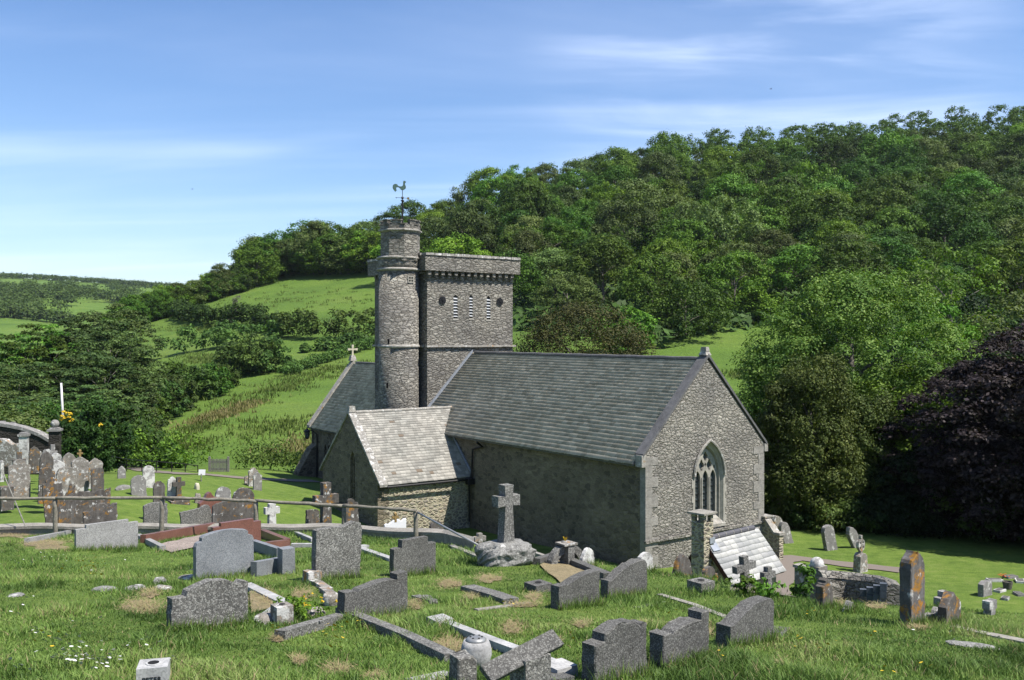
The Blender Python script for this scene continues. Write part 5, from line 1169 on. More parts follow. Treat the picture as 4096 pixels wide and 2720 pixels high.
def boundary():
    o = empty('boundary_wall'); D = 47; bm = bmesh.new()
    top = [(-60, 975), (0, 983), (20, 986), (45, 991), (70, 999), (90, 1007), (103, 1015), (110, 1019), (128, 1021)]
    def seg(bm, top, Dw, bot, th, cap=False):
        T = [at(x, y, Dw) for x, y in top]; Rr = []
        for t in T:
            z0 = t.z - .0 if cap else at(0, bot, Dw).z; z1 = t.z + (.16 if cap else 0)
            Rr.append([bm.verts.new(p) for p in ((t.x, t.y, z0), (t.x, t.y, z1), (t.x, t.y + th, z1), (t.x, t.y + th, z0))])
        for a, b in zip(Rr[:-1], Rr[1:]):
            for k in range(4): bm.faces.new((a[k], a[(k + 1) % 4], b[(k + 1) % 4], b[k]))
        bm.faces.new(Rr[0]); bm.faces.new(Rr[-1][::-1])
    seg(bm, top, D, 1110, .45); link('wall', bm_mesh('wall', bm), M['wall_dark'], o); bm = bmesh.new(); seg(bm, [(x, y) for x, y in top], D - .06, 0, .6, True); link('coping', bm_mesh('coping', bm), M['lime_grey'], o)
    tag(o, 'dark boundary wall with a pale coping dipping to the gate pier', 'wall')
    def pier(px0, px1, yt, yb, D, label, ball=False, mat='wall_dark', capw=1.3):
        p = at((px0 + px1) / 2, yb, D); w = hpx(px1 - px0, D); h = hpx(yb - yt, D); o = empty('gate_pier', p, .2); bm = bmesh.new(); add_box(bm, (0, 0, h / 2 - .2), (w, w, h + .4)); link('shaft', bm_mesh('shaft', bm), M[mat], o)
        bm = bmesh.new(); add_box(bm, (0, 0, h + .06), (w * capw, w * capw, .10)); add_box(bm, (0, 0, h + .14), (w * .9, w * .9, .08)); link('cap', bm_mesh('cap', bm), M['lime_grey'], o)
        if ball: bm = bmesh.new(); bmesh.ops.create_uvsphere(bm, u_segments=16, v_segments=10, radius=.20, matrix=Matrix.Translation((0, 0, h + .36))); link('ball_finial', bm_mesh('ball_finial', bm, True), M['lime_grey'], o)
        return tag(o, label, 'gate pier', 'stone piers by the boundary wall')
    pier(116, 138, 994, 1075, 46, 'dark gate pier topped with a stone ball at the wall end', True)
    pier(47, 64, 1006, 1100, 41, 'pale lichened pier with a flat cap standing before the dark wall', False, 'white_lichen')
    pier(25, 35, 981, 990, 49, 'short pale chimney like pier behind the dark wall', False, 'lime_grey', 1.4)
    pier(-2, 12, 979, 990, 49, 'cut off pier at the left edge behind the dark wall', False, 'bark', 1.5)
    # pale old wall at the left edge
    o = empty('low_stone_wall'); bm = bmesh.new(); seg(bm, [(-60, 1010), (0, 1013), (10, 1014), (20, 1022), (27, 1026), (33, 1024), (42, 1024), (47, 1032)], 42, 1075, .4); link('wall', bm_mesh('wall', bm), M['lime_hs'], o)
    tag(o, 'pale lichened low wall with a wavy top at the left edge', 'wall')
    p = at(143, 985, 60); bm = bmesh.new(); add_tube(bm, [at(147, 1000, 60), at(141, 883, 60)], [.09, .06], 8); o = link('flagpole', bm_mesh('flagpole', bm, True), M['white_paint']); tag(o, 'plain white flagpole above the yellow flowered evergreen', 'flagpole')
M['wall_dark'] = rubble('dark damp rubble', [(.035, .033, .03), (.06, .055, .05), (.045, .042, .04), (.08, .075, .065)], (.04, .038, .032), 3, 6, .07, .8, .04, .1, (.3, .3, .28))
boundary()
def curved_wall():
    o = empty('curved_stone_wall'); top = [(1897, 1318, 19.5), (1925, 1319, 19.6), (1955, 1322, 19.6), (1985, 1325, 19.4), (2015, 1328, 19.0), (2035, 1334, 18.4), (2043, 1345, 17.8)]
    T = [at(*p) for p in top]; bm = bmesh.new(); bmc = bmesh.new(); Rr = []; Rc = []
    for i, t in enumerate(T):
        d = (T[min(i + 1, len(T) - 1)] - T[max(i - 1, 0)]); d.z = 0; d.normalize(); n = Vector((-d.y, d.x, 0)) * .30; a = Vector((t.x, t.y, t.z - 1.6))
        Rr.append([bm.verts.new(p) for p in (a, Vector((t.x, t.y, t.z - .12)), t + Vector((0, 0, -.12)) + n, a + n)])
        Rc.append([bmc.verts.new(p) for p in (t - n * .05 + Vector((0, 0, -.12)), t + n * .15 + Vector((0, 0, -.03)), t + n * .5, t + n * .85 + Vector((0, 0, -.03)), t + n * 1.05 + Vector((0, 0, -.12)))])
    for b_, RR in ((bm, Rr), (bmc, Rc)):
        k_ = len(RR[0])
        for a, b in zip(RR[:-1], RR[1:]):
            for k in range(k_): b_.faces.new((a[k], a[(k + 1) % k_], b[(k + 1) % k_], b[k]))
        b_.faces.new(RR[0]); b_.faces.new(RR[-1][::-1])
    link('wall', bm_mesh('wall', bm), M['rubble_grey'], o); link('rounded_coping', bm_mesh('rounded_coping', bmc), M['rubble_grey'], o)
    bm = bmesh.new()
    for j in range(2):
        for i in range(4):
            c = at(1990 + i * 15.5 - j * 0, 1366 - i * 4.5 + j * 17, 18.0 - .12 * i); 
            if j == 1 and i == 0: continue
            add_box(bm, c, (.115, .10, .13), -.35)
    link('slate_tablets', bm_mesh('slate_tablets', bm), M['slate_hs2'], o)
    tag(o, 'curved rubble wall with a rounded top and a row of slate tablets at its end', 'wall')
    pr = empty('gate_pier', at(1884, 1336, 20.2), YAW); bm = bmesh.new(); add_box(bm, (0, 0, -.2), (.30, .30, 1.0)); link('shaft', bm_mesh('shaft', bm), M['lime_hs'], pr); bm = bmesh.new(); bmesh.ops.create_uvsphere(bm, u_segments=14, v_segments=8, radius=.15, matrix=Matrix.Translation((0, 0, .33))); link('ball_finial', bm_mesh('ball_finial', bm, True), M['white_lichen'], pr)
    tag(pr, 'short pier with a whitened ball beside the curved wall', 'gate pier', 'stone piers by the boundary wall')
    w = empty('gate_pier', at(1853, 1350, 21.0), YAW); bm = bmesh.new(); add_box(bm, (0, 0, .0), (.2, .34, .80)); link('shaft', bm_mesh('shaft', bm), M['lime_hs'], w); bm = bmesh.new(); add_box(bm, (0, 0, .42), (.25, .40, .06)); link('cap', bm_mesh('cap', bm), M['trim'], w)
    tag(w, 'short pale pier at the path side, left of the leafy bush', 'gate pier', 'stone piers by the boundary wall')
M['slate_hs2'] = plain('blue slate tablet', (.10, .115, .14), .6)
curved_wall()
def lantern():
    o = empty('wall_lantern', at(708, 998, 54.5), .3); S = 1.15
    bm = bmesh.new(); add_tube(bm, [(.28, 0, .28), (.0, 0, .30), (0, 0, .22)], .02, 6); link('bracket', bm_mesh('bracket', bm), M['iron'], o)
    bm = bmesh.new(); add_lathe(bm, [(.03, .26), (.08, .2), (.20, .10), (.20, .07)], 6, (0, 0, 0)); link('hood', bm_mesh('hood', bm), M['iron'], o)
    bm = bmesh.new(); add_lathe(bm, [(.09, -.30), (.155, .07)], 6); link('glass', bm_mesh('glass', bm), M['glass'], o)
    bm = bmesh.new(); add_lathe(bm, [(.07, -.36), (.11, -.30), (.09, -.28)], 6)
    for i in range(6): a = i * PI / 3; add_tube(bm, [(.10 * math.cos(a), .10 * math.sin(a), -.30), (.17 * math.cos(a), .17 * math.sin(a), .07)], .012, 4)
    link('cage', bm_mesh('cage', bm), M['iron'], o); tag(o, 'black lantern on a bracket at the far nave corner', 'lantern')
lantern()

# ------------------------------------------------------------ trees, hedges, woods
def leaves_at(C, Nrm, size, g, aspect=1.4, tilt=.38):
    """quads centred at C facing roughly Nrm"""
    n = len(C); Nn = Nrm + g.normal(0, tilt, (n, 3)); Nn /= np.linalg.norm(Nn, axis=1)[:, None] + 1e-9
    a = np.cross(Nn, g.normal(0, 1, (n, 3))); a /= np.linalg.norm(a, axis=1)[:, None] + 1e-9; b = np.cross(Nn, a)
    s = (size * g.uniform(.6, 1.3, n))[:, None]  # leaf size
    V = np.stack([C - a * s * .5, C - b * s * .32 * aspect * .7 + a * s * .05, C + a * s * .6, C + b * s * .32 * aspect * .7 + a * s * .05], 1)
    return V.reshape(-1, 3)
def clump_leaves(cent, rad, per, size, g, up=.35, flat=.8):
    """leaf quads on the shells of clumps; returns verts and a random value per leaf"""
    k = len(cent); d = g.normal(0, 1, (k, per, 3)); d /= np.linalg.norm(d, axis=2)[..., None]
    d[..., 2] = np.where(d[..., 2] < -.35, -d[..., 2], d[..., 2])
    r = rad[:, None, None] * g.uniform(.55, 1.08, (k, per, 1)) * (1 + .25 * np.sin(d[..., :1] * 5 + d[..., 1:2] * 4 + cent[:, None, :1]))
    C = cent[:, None, :] + d * r * np.array([1, 1, flat]); nrm = d + np.array([0, 0, up])
    V = leaves_at(C.reshape(-1, 3), nrm.reshape(-1, 3), size, g)
    cr = g.uniform(-.22, .22, (k, 1)) + g.uniform(.1, .9, (k, per)); return V, np.clip(cr, 0, 1).ravel()
def quads(V): return np.arange(len(V)).reshape(-1, 4)
def crown_pts(g, rx, ry, rz, z0, n, shape='dome', inner=.25, low_cut=False):
    """clump centres over a crown envelope, z0 = crown base height, rz = crown height"""
    P_ = []
    lob = [(g.uniform(-.45, .45) * rx, g.uniform(-.45, .45) * ry, g.uniform(.45, .9)) for _ in range(5)]
    while len(P_) < n:
        d = g.normal(0, 1, 3); d /= np.linalg.norm(d)
        if shape == 'dome': 
            if low_cut and d[2] < -.25: continue
            q = 1 if g.random() > inner else g.uniform(.4, .9); x, y, z = d[0] * rx * q, d[1] * ry * q, z0 + rz * .42 + d[2] * rz * (.58 if d[2] > 0 else .42) * q
        elif shape == 'cone':
            t = g.random() ** .8; q = (1 - t * .80) * (1 if g.random() > inner else .6); a = g.uniform(0, 2 * PI); x, y, z = rx * q * math.cos(a), ry * q * math.sin(a), z0 + rz * t
        elif shape == 'column':
            t = g.random(); q = (1 - .55 * t ** 2.2) * (1 if g.random() > inner else .6); a = g.uniform(0, 2 * PI); x, y, z = rx * q * math.cos(a), ry * q * math.sin(a), z0 + rz * t
        k = 1 + .26 * (float(vnoise(math.atan2(d[1], d[0]) * 1.9 + 7 + rx, d[2] * 2.3 + rz, int(rx * 10))) - .5) * 2
        P_.append((x * k, y * k, z))
    return np.array(P_)
def crown_mesh(seed, rx, rz, z0, ncl, per, size, shape='dome', crad=.22, ry=None, flat=.8, up=.35, inner=.25, low_cut=False):
    g = np.random.default_rng(seed); ry = ry or rx; c = crown_pts(g, rx, ry, rz, z0, ncl, shape, inner, low_cut); rad = g.uniform(.6, 1.25, ncl) * crad * rx
    V, a = clump_leaves(c, rad, per, size, g, up, flat); return mesh_np('crown', V, quads(V), attr=a)
def trunk_mesh(seed, h, r, spread):
    g = random.Random(seed); bm = bmesh.new(); add_tube(bm, [(0, 0, -1), (0, 0, 0), (g.uniform(-.1, .1) * r, 0, h * .4), (g.uniform(-.3, .3), g.uniform(-.3, .3), h * .9)], [r * 1.35, r * 1.1, r * .8, r * .25], 8)
    for i in range(7):
        a = i * 2.4 + g.random(); z = h * (.28 + .08 * i); s = spread * g.uniform(.55, .85); add_tube(bm, [(0, 0, z), (math.cos(a) * s * .5, math.sin(a) * s * .5, z + h * .14), (math.cos(a) * s, math.sin(a) * s, z + h * .22)], [r * .45, r * .28, r * .08], 6)
    return bm_mesh('trunk', bm, True)
def tree(name, p, crown, trunk, leafm, label, group=None, scale=1.0, rz=0.0, sc3=None, cat='tree'):
    o = empty(name, p, rz, label, cat, group); 
    if len(crown.materials) == 0: crown.materials.append(leafm)
    c = bpy.data.objects.new('crown', crown); COL.objects.link(c); c.parent = o
    if c.data.materials[0] != leafm: c.material_slots[0].link = 'OBJECT'; c.material_slots[0].material = leafm
    if trunk is not None:
        if len(trunk.materials) == 0: trunk.materials.append(M['bark'])
        t = bpy.data.objects.new('trunk', trunk); COL.objects.link(t); t.parent = o
    o.scale = sc3 or (scale,) * 3; return o
def lerp_t(tab, x): return float(np.interp(x, [t[0] for t in tab], [t[1] for t in tab]))
WOOD_LO = [(560, 660), (600, 645), (700, 640), (860, 634), (1000, 690), (1190, 764), (1320, 768), (1450, 800), (1540, 806), (1600, 774), (1700, 766), (1790, 752), (1900, 770), (2100, 800), (2400, 820)]
def build_wood():
    g = np.random.default_rng(21)
    vs = [crown_mesh(100 + i, 6.0, 11.0, 2.4, 60, 150, .46, 'dome', .31, flat=.72, inner=.08, low_cut=True) for i in range(9)]
    vl = [crown_mesh(120 + i, 6.0, 12.0, .6, 95, 110, .46, 'dome', .27, flat=.8) for i in range(3)]
    ts = [trunk_mesh(60 + i, 10, .32, 4) for i in range(4)]
    spots = []; D = 120.0; row = 0
    bnd = {}
    for px in range(540, 2500, 20): bnd[px] = hit(px, lerp_t(WOOD_LO, px)).y
    bx = sorted(bnd); bd = [bnd[k] for k in bx]
    while D < 410:
        sp = 12.2 if D < 250 else 14.2; x = -.30 * D + (row % 2) * sp / 2
        while x < .66 * D:
            xx = x + g.uniform(-.33, .33) * sp; dd = D + g.uniform(-.3, .3) * sp; t = xx / dd; px = 1180.5 + 2190.4 * t
            dc = float(np.interp(t, SP_DT, SP_D)); lo = float(np.interp(px, bx, bd))
            if px > 575 and lo + 4 < dd < dc + 6: spots.append((xx, dd))
            x += sp
        D += sp * .92; row += 1
    for px in range(575, 880, 14):
        t = ray(px, 640)[0]; dc = float(np.interp(t, SP_DT, SP_D)); lo = float(np.interp(px, bx, bd))
        for k in range(2): spots.append((t * (lo + 6 + k * 9) + g.uniform(-2, 2), lo + 6 + k * 9 + g.uniform(-2, 2)))
    # small crest trees running down the spur to the left
    for px in range(292, 600, 15):
        t = ray(px, 700)[0]; dc = float(np.interp(t, SP_DT, SP_D)) - 6
        for k in range(2):
            spots.append((t * dc + g.uniform(-2, 2), dc - k * 7 + g.uniform(-2, 2)))
    print('WOOD spots', len(spots))
    order = sorted(spots, key=lambda s: s[1]); rest = order[300:]; order = order[:300]
    mats = [LEAF['wood1']] * 4 + [LEAF['wood2']] * 3 + [LEAF['ash']] * 3 + [LEAF['deep']]; mats2 = [LEAF['wood1']] * 3 + [LEAF['deep']] * 4 + [LEAF['wood2']] + [LEAF['ash']]
    for x, y in order:
        t = x / y; small = t < -.27; s = (.50 + .2 * g.random()) if small else g.uniform(.80, 1.18); s *= 1.0 if y > 200 else .85
        z = tz(x, y); i = int(g.integers(9)); mm = mats2 if t > .24 else mats; m = mm[int(g.integers(len(mm)))]
        tree('broadleaf_tree', (x, y, z - .3), vl[i % 3] if t < -.13 else vs[i], ts[i % 4] , m, 'leafy broadleaf tree in the wood covering the hillside', 'trees of the hillside wood', sc3=(s * g.uniform(.88, 1.12), s * g.uniform(.88, 1.12), s * g.uniform(.82, 1.25) * (.84 if t < -.1 else 1)), rz=g.uniform(0, 6.28))
    if rest:
        Vs = []; As = []
        for x, y in rest:
            c = crown_pts(g, 6, 6, 10, 2.5, 60); c += np.array([x, y, tz(x, y)]); V, a = clump_leaves(c, g.uniform(1, 2, 60), 60, .6, g); Vs.append(V); As.append(a)
        V = np.concatenate(Vs); o = link('woodland_canopy', mesh_np('woodland_canopy', V, quads(V), attr=np.concatenate(As)), LEAF['wood1']); tag(o, 'massed treetops along the crest of the wooded hill', 'wood', kind='stuff')
    # undergrowth that closes the wood floor
    n = 60000; t = g.uniform(-.27, .62, n); D = g.uniform(110, 400, n); px = 1180.5 + 2190.4 * t; lo = np.interp(px, bx, bd); dc = np.interp(t, SP_DT, SP_D)
    k = (D > lo) & (D < dc + 8); t, D = t[k], D[k]; x = t * D; z = terrain(x, D) + g.uniform(.2, 2.6, len(D)) * (.4 + fbm(x * .1, D * .1, 2, 4))
    V = leaves_at(np.stack([x, D, z], 1), np.tile([0, -.5, .8], (len(D), 1)), 1.5, g); o = link('undergrowth', mesh_np('undergrowth', V, quads(V), attr=g.random(len(D)) * .6), LEAF['hedge']); tag(o, 'dark undergrowth beneath the hillside wood', 'undergrowth', kind='stuff')
build_wood()
def hedge(pts, h, w, label, leaf='hedge', size=.55, per=110, seed=1, dens=1.0, name='hedge', group='hedges between the fields', D=None, jit=.35, cat='hedge'):
    g = np.random.default_rng(seed); P_ = [hit(*p) if len(p) == 2 else Vector((ray(p[0], p[1])[0] * p[2], p[2], 0)) for p in pts]; C = []; Rr = []
    for a, b in zip(P_[:-1], P_[1:]):
        L_ = (b - a).length; n = max(2, int(L_ / (w * .42) * dens))
        for i in range(n):
            q = a.lerp(b, (i + g.random()) / n); 
            for k in range(3):
                x, y = q.x + g.normal(0, w * .25), q.y + g.normal(0, w * .25); hh = h * (1 + jit * (float(fbm(x * .12, y * .12, 2, seed)) - .5) * 2.4); r = w * g.uniform(.28, .5)
                C.append((x, y, tz(x, y) + hh * (.28, .55, .82)[k] - r * .2)); Rr.append(r)
    C = np.array(C); V, a = clump_leaves(C, np.array(Rr), per, size, g); o = link(name, mesh_np(name, V, quads(V), attr=a), LEAF[leaf]); return tag(o, label, cat, group)
hedge([(345, 722), (420, 738), (500, 750), (585, 752), (640, 772)], 4.2, 3.6, 'thick dark hedge under the large upper field, left part', seed=1)
hedge([(640, 776), (720, 782), (790, 780), (870, 786)], 4.8, 4.2, 'thick dark hedge under the large upper field, reaching the tower', seed=2)
hedge([(378, 826), (440, 812), (520, 800), (600, 784), (650, 780)], 4.0, 4.0, 'bushy hedge below the narrow strip field', seed=3)
hedge([(655, 868), (720, 845), (790, 822), (875, 796)], 1.6, 2.2, 'low overgrown hedge along the top of the rough field', seed=4, size=.28)
hedge([(735, 808), (800, 800), (870, 790)], 2.6, 3.5, 'scrubby hedge climbing to the tower', seed=5)
def bush(px, py, r, h, label, leaf='hedge', size=.3, n=60, per=80, seed=1, D=None, name='bush', group=None, flat=.8, cat='bush', shape='dome', crad=.28, base=None):
    p = hit(px, py) if D is None else Vector((ray(px, py)[0] * D, D, tz(ray(px, py)[0] * D, D))); me = crown_mesh(seed, r, h, -.2, n, per, size, shape, crad, flat=flat)
    o = link(name, me, LEAF[leaf]); o.location = p; return tag(o, label, cat, group)
BG = 'bushes along the field edges'
BL = 'rounded field bush between the hedges on the slope left of the tower'
for i, (px, py, r, h, lf) in enumerate([(535, 868, 3.0, 5.0, 'hedge'), (585, 862, 3.6, 6.2, 'hedge'), (628, 858, 2.9, 5.2, 'hedge'), (510, 895, 2.2, 3.4, 'deep'), (440, 925, 3.0, 4.6, 'hedge'), (485, 912, 2.7, 4.2, 'wood1'), (400, 948, 2.8, 4.2, 'hedge'), (365, 965, 2.8, 4.6, 'hedge'), (335, 985, 2.4, 4.0, 'deep'), (705, 812, .9, 1.6, 'hedge'), (400, 905, 2.6, 4.2, 'deep'), (345, 915, 2.6, 4.2, 'hedge')]):
    bush(px, py, r, h, BL, lf, .36, 55, 90, 30 + i, group=BG)
bush(547, 752, 2.0, 6.8, 'grey dead topped thorn tree standing in the hedge', 'grey', .22, 40, 40, 45, name='thorn_tree', cat='tree', shape='cone')
bush(378, 716, 5.5, 6.0, 'greyish bare twigged bush where the hedge meets the crest', 'grey', .35, 60, 60, 46)
# the alder copse on the left
def copse():
    vs = [crown_mesh(200 + i, 4.0, 12.0, 1.2, 150, 80, .30, 'dome', .20, flat=.42, up=.8) for i in range(4)]; t = [trunk_mesh(80 + i, 11, .16, 2.5) for i in range(2)]
    rows = [(128, [(165, 738), (200, 722), (235, 710), (268, 704), (298, 716)]), (108, [(-20, 765), (25, 762), (70, 752), (115, 752), (165, 762), (215, 745), (255, 742), (290, 770)]), (92, [(-10, 838), (40, 832), (95, 838), (150, 826), (200, 812), (240, 805), (275, 830)]), (80, [(10, 905), (75, 915), (140, 900), (200, 892), (250, 900)])]
    rows += [(118, [(-90, 770), (-190, 765), (-300, 770), (-420, 760)]), (90, [(-80, 850), (-170, 840), (-280, 845), (-400, 850), (-520, 840)])]
    k = 0
    for D, L_ in rows:
        for px, yt in L_:
            tx, e = ray(px, yt); d = D + (k * 37 % 7) - 3; x = tx * d; z = tz(x, d); h = e * d - z; s = h / 13.2
            lf = LEAF['wood1'] if px < 120 and D > 100 else LEAF['alder']
            tree('alder_tree', (x, d, z), vs[k % 4], t[k % 2], lf, 'fine leaved alder in the dense copse on the left', 'alders of the left copse', sc3=(max(s, .8) * 1.08, max(s, .8), s), rz=k * 1.3); k += 1
copse()
for i, (px, D, r, h, lf) in enumerate([(-10, 68, 4.5, 4.6, 'hedge'), (60, 70, 4.5, 4.4, 'hedge'), (120, 72, 4.0, 4.6, 'ash'), (200, 66, 4.0, 4.5, 'wood1'), (265, 70, 3.0, 4.6, 'ash'), (300, 74, 2.4, 4.2, 'ash'), (250, 62, 3.0, 4.0, 'hedge'), (315, 63, 2.0, 2.8, 'hedge'), (355, 66, 1.8, 2.2, 'wood1'), (20, 60, 3.4, 3.3, 'ash'), (80, 61, 3.2, 3.2, 'hedge')]):
    bush(px, 1000, r, h, 'dense shrub in the thicket beyond the boundary wall', lf, .24, 60, 110, 70 + i, D=D, group='shrubs beyond the boundary wall')
hedge([(262, 1000, 57.5), (330, 1000, 57), (400, 1000, 57), (470, 1000, 57.5)], 2.0, 2.2, 'leafy hedge behind the black iron railing', 'wood1', .17, 110, 11, group='hedges at the churchyard edge')
hedge([(535, 1000, 58), (600, 1000, 58), (660, 1000, 58), (740, 1000, 58)], 1.9, 2.4, 'leafy hedge between the picket gate and the nave', 'hedge', .17, 110, 12, group='hedges at the churchyard edge')
def yellow_evergreen():
    p = at(214, 1100, 49); p.z = tz(p.x, p.y); top = ray(214, 930)[1] * 49; h = top - p.z
    o = empty('evergreen_shrub', p, 0, 'dark rounded evergreen with a spray of yellow blossom by the gate pier', 'shrub')
    me = crown_mesh(300, 1.62, h, 0, 150, 130, .13, 'dome', .20); c = link('crown', me, LEAF['cyp'], o); me.materials[0] = LEAF['yewgreen']
    g = np.random.default_rng(5); C = np.concatenate([g.normal((-.85, -1.0, h * .86), (.16, .2, .22), (9, 3)), g.normal((.95, -1.0, h * .72), (.08, .1, .06), (2, 3))]); V, a = clump_leaves(C, np.full(len(C), .10), 26, .10, g); link('yellow_blossom', mesh_np('yellow_blossom', V, quads(V), attr=a), M['yellow'], o)
LEAF['yewgreen'] = leaf_mat('evergreen sprays', (.010, .028, .005), (.022, .055, .010), (.05, .10, .018), .15)
yellow_evergreen()
# trees behind the chancel roof
def near_tree(name, px, D, ytop, r, leaf, label, size, ncl, per, seed, shape='dome', crad=.2, flat=.8, z0=.0, ry=None, up=.35, cat='tree', group=None, trunk=True, drop=0.0):
    tx, e = ray(px, ytop); x = tx * D; z = tz(x, D) - drop; h = e * D - z
    me = crown_mesh(seed, r, h * (1 - z0), h * z0, ncl, per, size, shape, crad, ry=ry, flat=flat, up=up)
    tree(name, (x, D, z), me, trunk_mesh(seed, h * .8, max(.15, h * .028), r * .6) if trunk else None, LEAF[leaf], label, group, cat=cat)
near_tree('yew_tree', 1342, 76, 712, 6.2, 'yew', 'brownish green yew behind the chancel roof', .17, 320, 230, 310, crad=.2)
bush(1440, 760, 3.6, 6.5, 'bright green sapling right of the yew', 'wood2', .3, 60, 90, 311, D=98, name='sapling', cat='tree')
bush(1500, 770, 4.0, 5.5, 'round bush in the gap between the yew and the right hand field', 'wood1', .3, 60, 90, 312, D=104)
for i, (px, D, yt, r, lf, nm) in enumerate([(1580, 150, 655, 6.5, 'wood1', 'pointed bright tree at the foot of the wood, above the chancel ridge'), (1720, 165, 680, 6.5, 'wood2', 'spreading tree at the foot of the wood over the right hand field'), (1440, 140, 712, 4, 'wood2', 'light tree beside the yew at the foot of the wood'), (2190, 120, 590, 7.5, 'wood2', 'fresh green tree at the foot of the wood above the big sycamore')]):
    near_tree('broadleaf_tree', px, D, yt, r, lf, nm, .42, 110, 90, 320 + i, crad=.22)
# the group right of the church
near_tree('sycamore_tree', 1965, 54, 648, 5.4, 'syc', 'large domed sycamore with pale green leaves right of the church', .15, 420, 280, 330, crad=.17, z0=.12)
near_tree('sycamore_tree', 1862, 53, 790, 2.9, 'syc', 'lower arm of sycamore foliage at the chancel gable', .19, 170, 150, 331, crad=.2)
near_tree('lime_tree', 2165, 62, 715, 3.3, 'bright', 'bright yellow green tree peeping behind the big sycamore', .20, 120, 130, 332, crad=.22)
near_tree('maple_tree', 2075, 50, 862, 4.4, 'wood1', 'mid green tree filling the space below the big sycamore', .17, 220, 150, 333, crad=.2)
near_tree('cypress_tree', 1872, 46.5, 848, 2.35, 'cyp', 'olive green cypress with drooping sprays, left stem', .12, 330, 210, 334, 'column', .22, flat=1.5, up=-.1, z0=.03)
near_tree('cypress_tree', 1985, 47, 930, 1.9, 'cyp', 'olive green cypress with drooping sprays, right stem', .12, 260, 210, 335, 'column', .24, flat=1.5, up=-.1, z0=.03)
near_tree('cypress_tree', 1800, 46, 905, 1.2, 'cyp', 'narrow olive green conifer close to the chancel gable', .15, 130, 130, 336, 'column', .3, flat=1.4, up=-.1)
near_tree('copper_beech', 2300, 43.5, 838, 4.1, 'copper', 'dark purple copper beech at the right edge', .16, 420, 170, 337, crad=.16, flat=.5, up=.7)
near_tree('copper_beech', 2450, 41, 752, 4.6, 'copper', 'taller copper beech cut by the right edge', .16, 420, 170, 338, crad=.16, flat=.5, up=.7)
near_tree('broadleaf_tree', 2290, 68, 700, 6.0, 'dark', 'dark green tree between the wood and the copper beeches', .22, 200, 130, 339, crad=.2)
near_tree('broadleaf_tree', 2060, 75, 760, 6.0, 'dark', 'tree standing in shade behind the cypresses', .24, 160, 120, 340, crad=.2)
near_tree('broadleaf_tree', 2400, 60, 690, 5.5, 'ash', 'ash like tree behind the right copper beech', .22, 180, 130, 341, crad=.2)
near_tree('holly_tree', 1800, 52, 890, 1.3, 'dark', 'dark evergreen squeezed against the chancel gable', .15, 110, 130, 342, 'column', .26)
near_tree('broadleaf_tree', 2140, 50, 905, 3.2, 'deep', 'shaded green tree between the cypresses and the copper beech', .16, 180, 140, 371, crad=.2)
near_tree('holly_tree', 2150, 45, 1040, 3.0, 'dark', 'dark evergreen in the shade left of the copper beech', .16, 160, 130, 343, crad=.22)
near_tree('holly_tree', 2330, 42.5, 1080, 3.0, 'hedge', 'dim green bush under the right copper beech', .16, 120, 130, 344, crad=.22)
for i, (px, D, yt, r, lf) in enumerate([(1900, 45, 1145, 1.6, 'hedge'), (1965, 45.0, 1152, 1.5, 'deep'), (2030, 44.5, 1155, 1.6, 'dark'), (1845, 46, 1155, 1.3, 'hedge'), (2090, 44, 1150, 1.8, 'dark')]):
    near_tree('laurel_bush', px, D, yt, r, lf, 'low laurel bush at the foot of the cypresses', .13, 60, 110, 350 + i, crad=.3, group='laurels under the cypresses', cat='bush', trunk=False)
# off to the right: trees outside the frame that throw the deep shade on the lawn
near_tree('copper_beech', 2560, 41, 760, 5.5, 'copper', 'copper beech just outside the right edge', .2, 200, 120, 360, crad=.2)
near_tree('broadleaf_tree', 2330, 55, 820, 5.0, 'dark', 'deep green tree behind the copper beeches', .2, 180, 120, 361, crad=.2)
near_tree('cypress_tree', 1866, 17.2, 1312, .34, 'wood1', 'leafy elder bush growing by the curved wall', .09, 60, 60, 362, crad=.42, cat='bush', trunk=False, drop=.2)
def sprigs(px, py, label, seed, h=.28):
    g = np.random.default_rng(seed); p = hit(px, py); C = np.stack([g.normal(0, .16, 26), g.normal(0, .1, 26), g.uniform(.05, h, 26)], 1); V, a = clump_leaves(C, np.full(26, .05), 9, .07, g)
    o = empty('leafy_weed', p, 0, label, 'weed'); link('leaves', mesh_np('leaves', V, quads(V), attr=a), LEAF['wood1'], o)
    for i in range(5):
        bm = bmesh.new(); add_tube(bm, [(0, 0, -.05), tuple(C[i * 5] * np.array([.5, .5, .6])), tuple(C[i * 5])], [.006, .004, .002], 5); link('stem', bm_mesh('stem', bm), LEAF['wood1'], o)
    return o
sprigs(1715, 1374, 'leafy weed growing before the larger leaning cross', 1); sprigs(1765, 1380, 'leafy weed at the foot of the smaller cross', 2, .25)
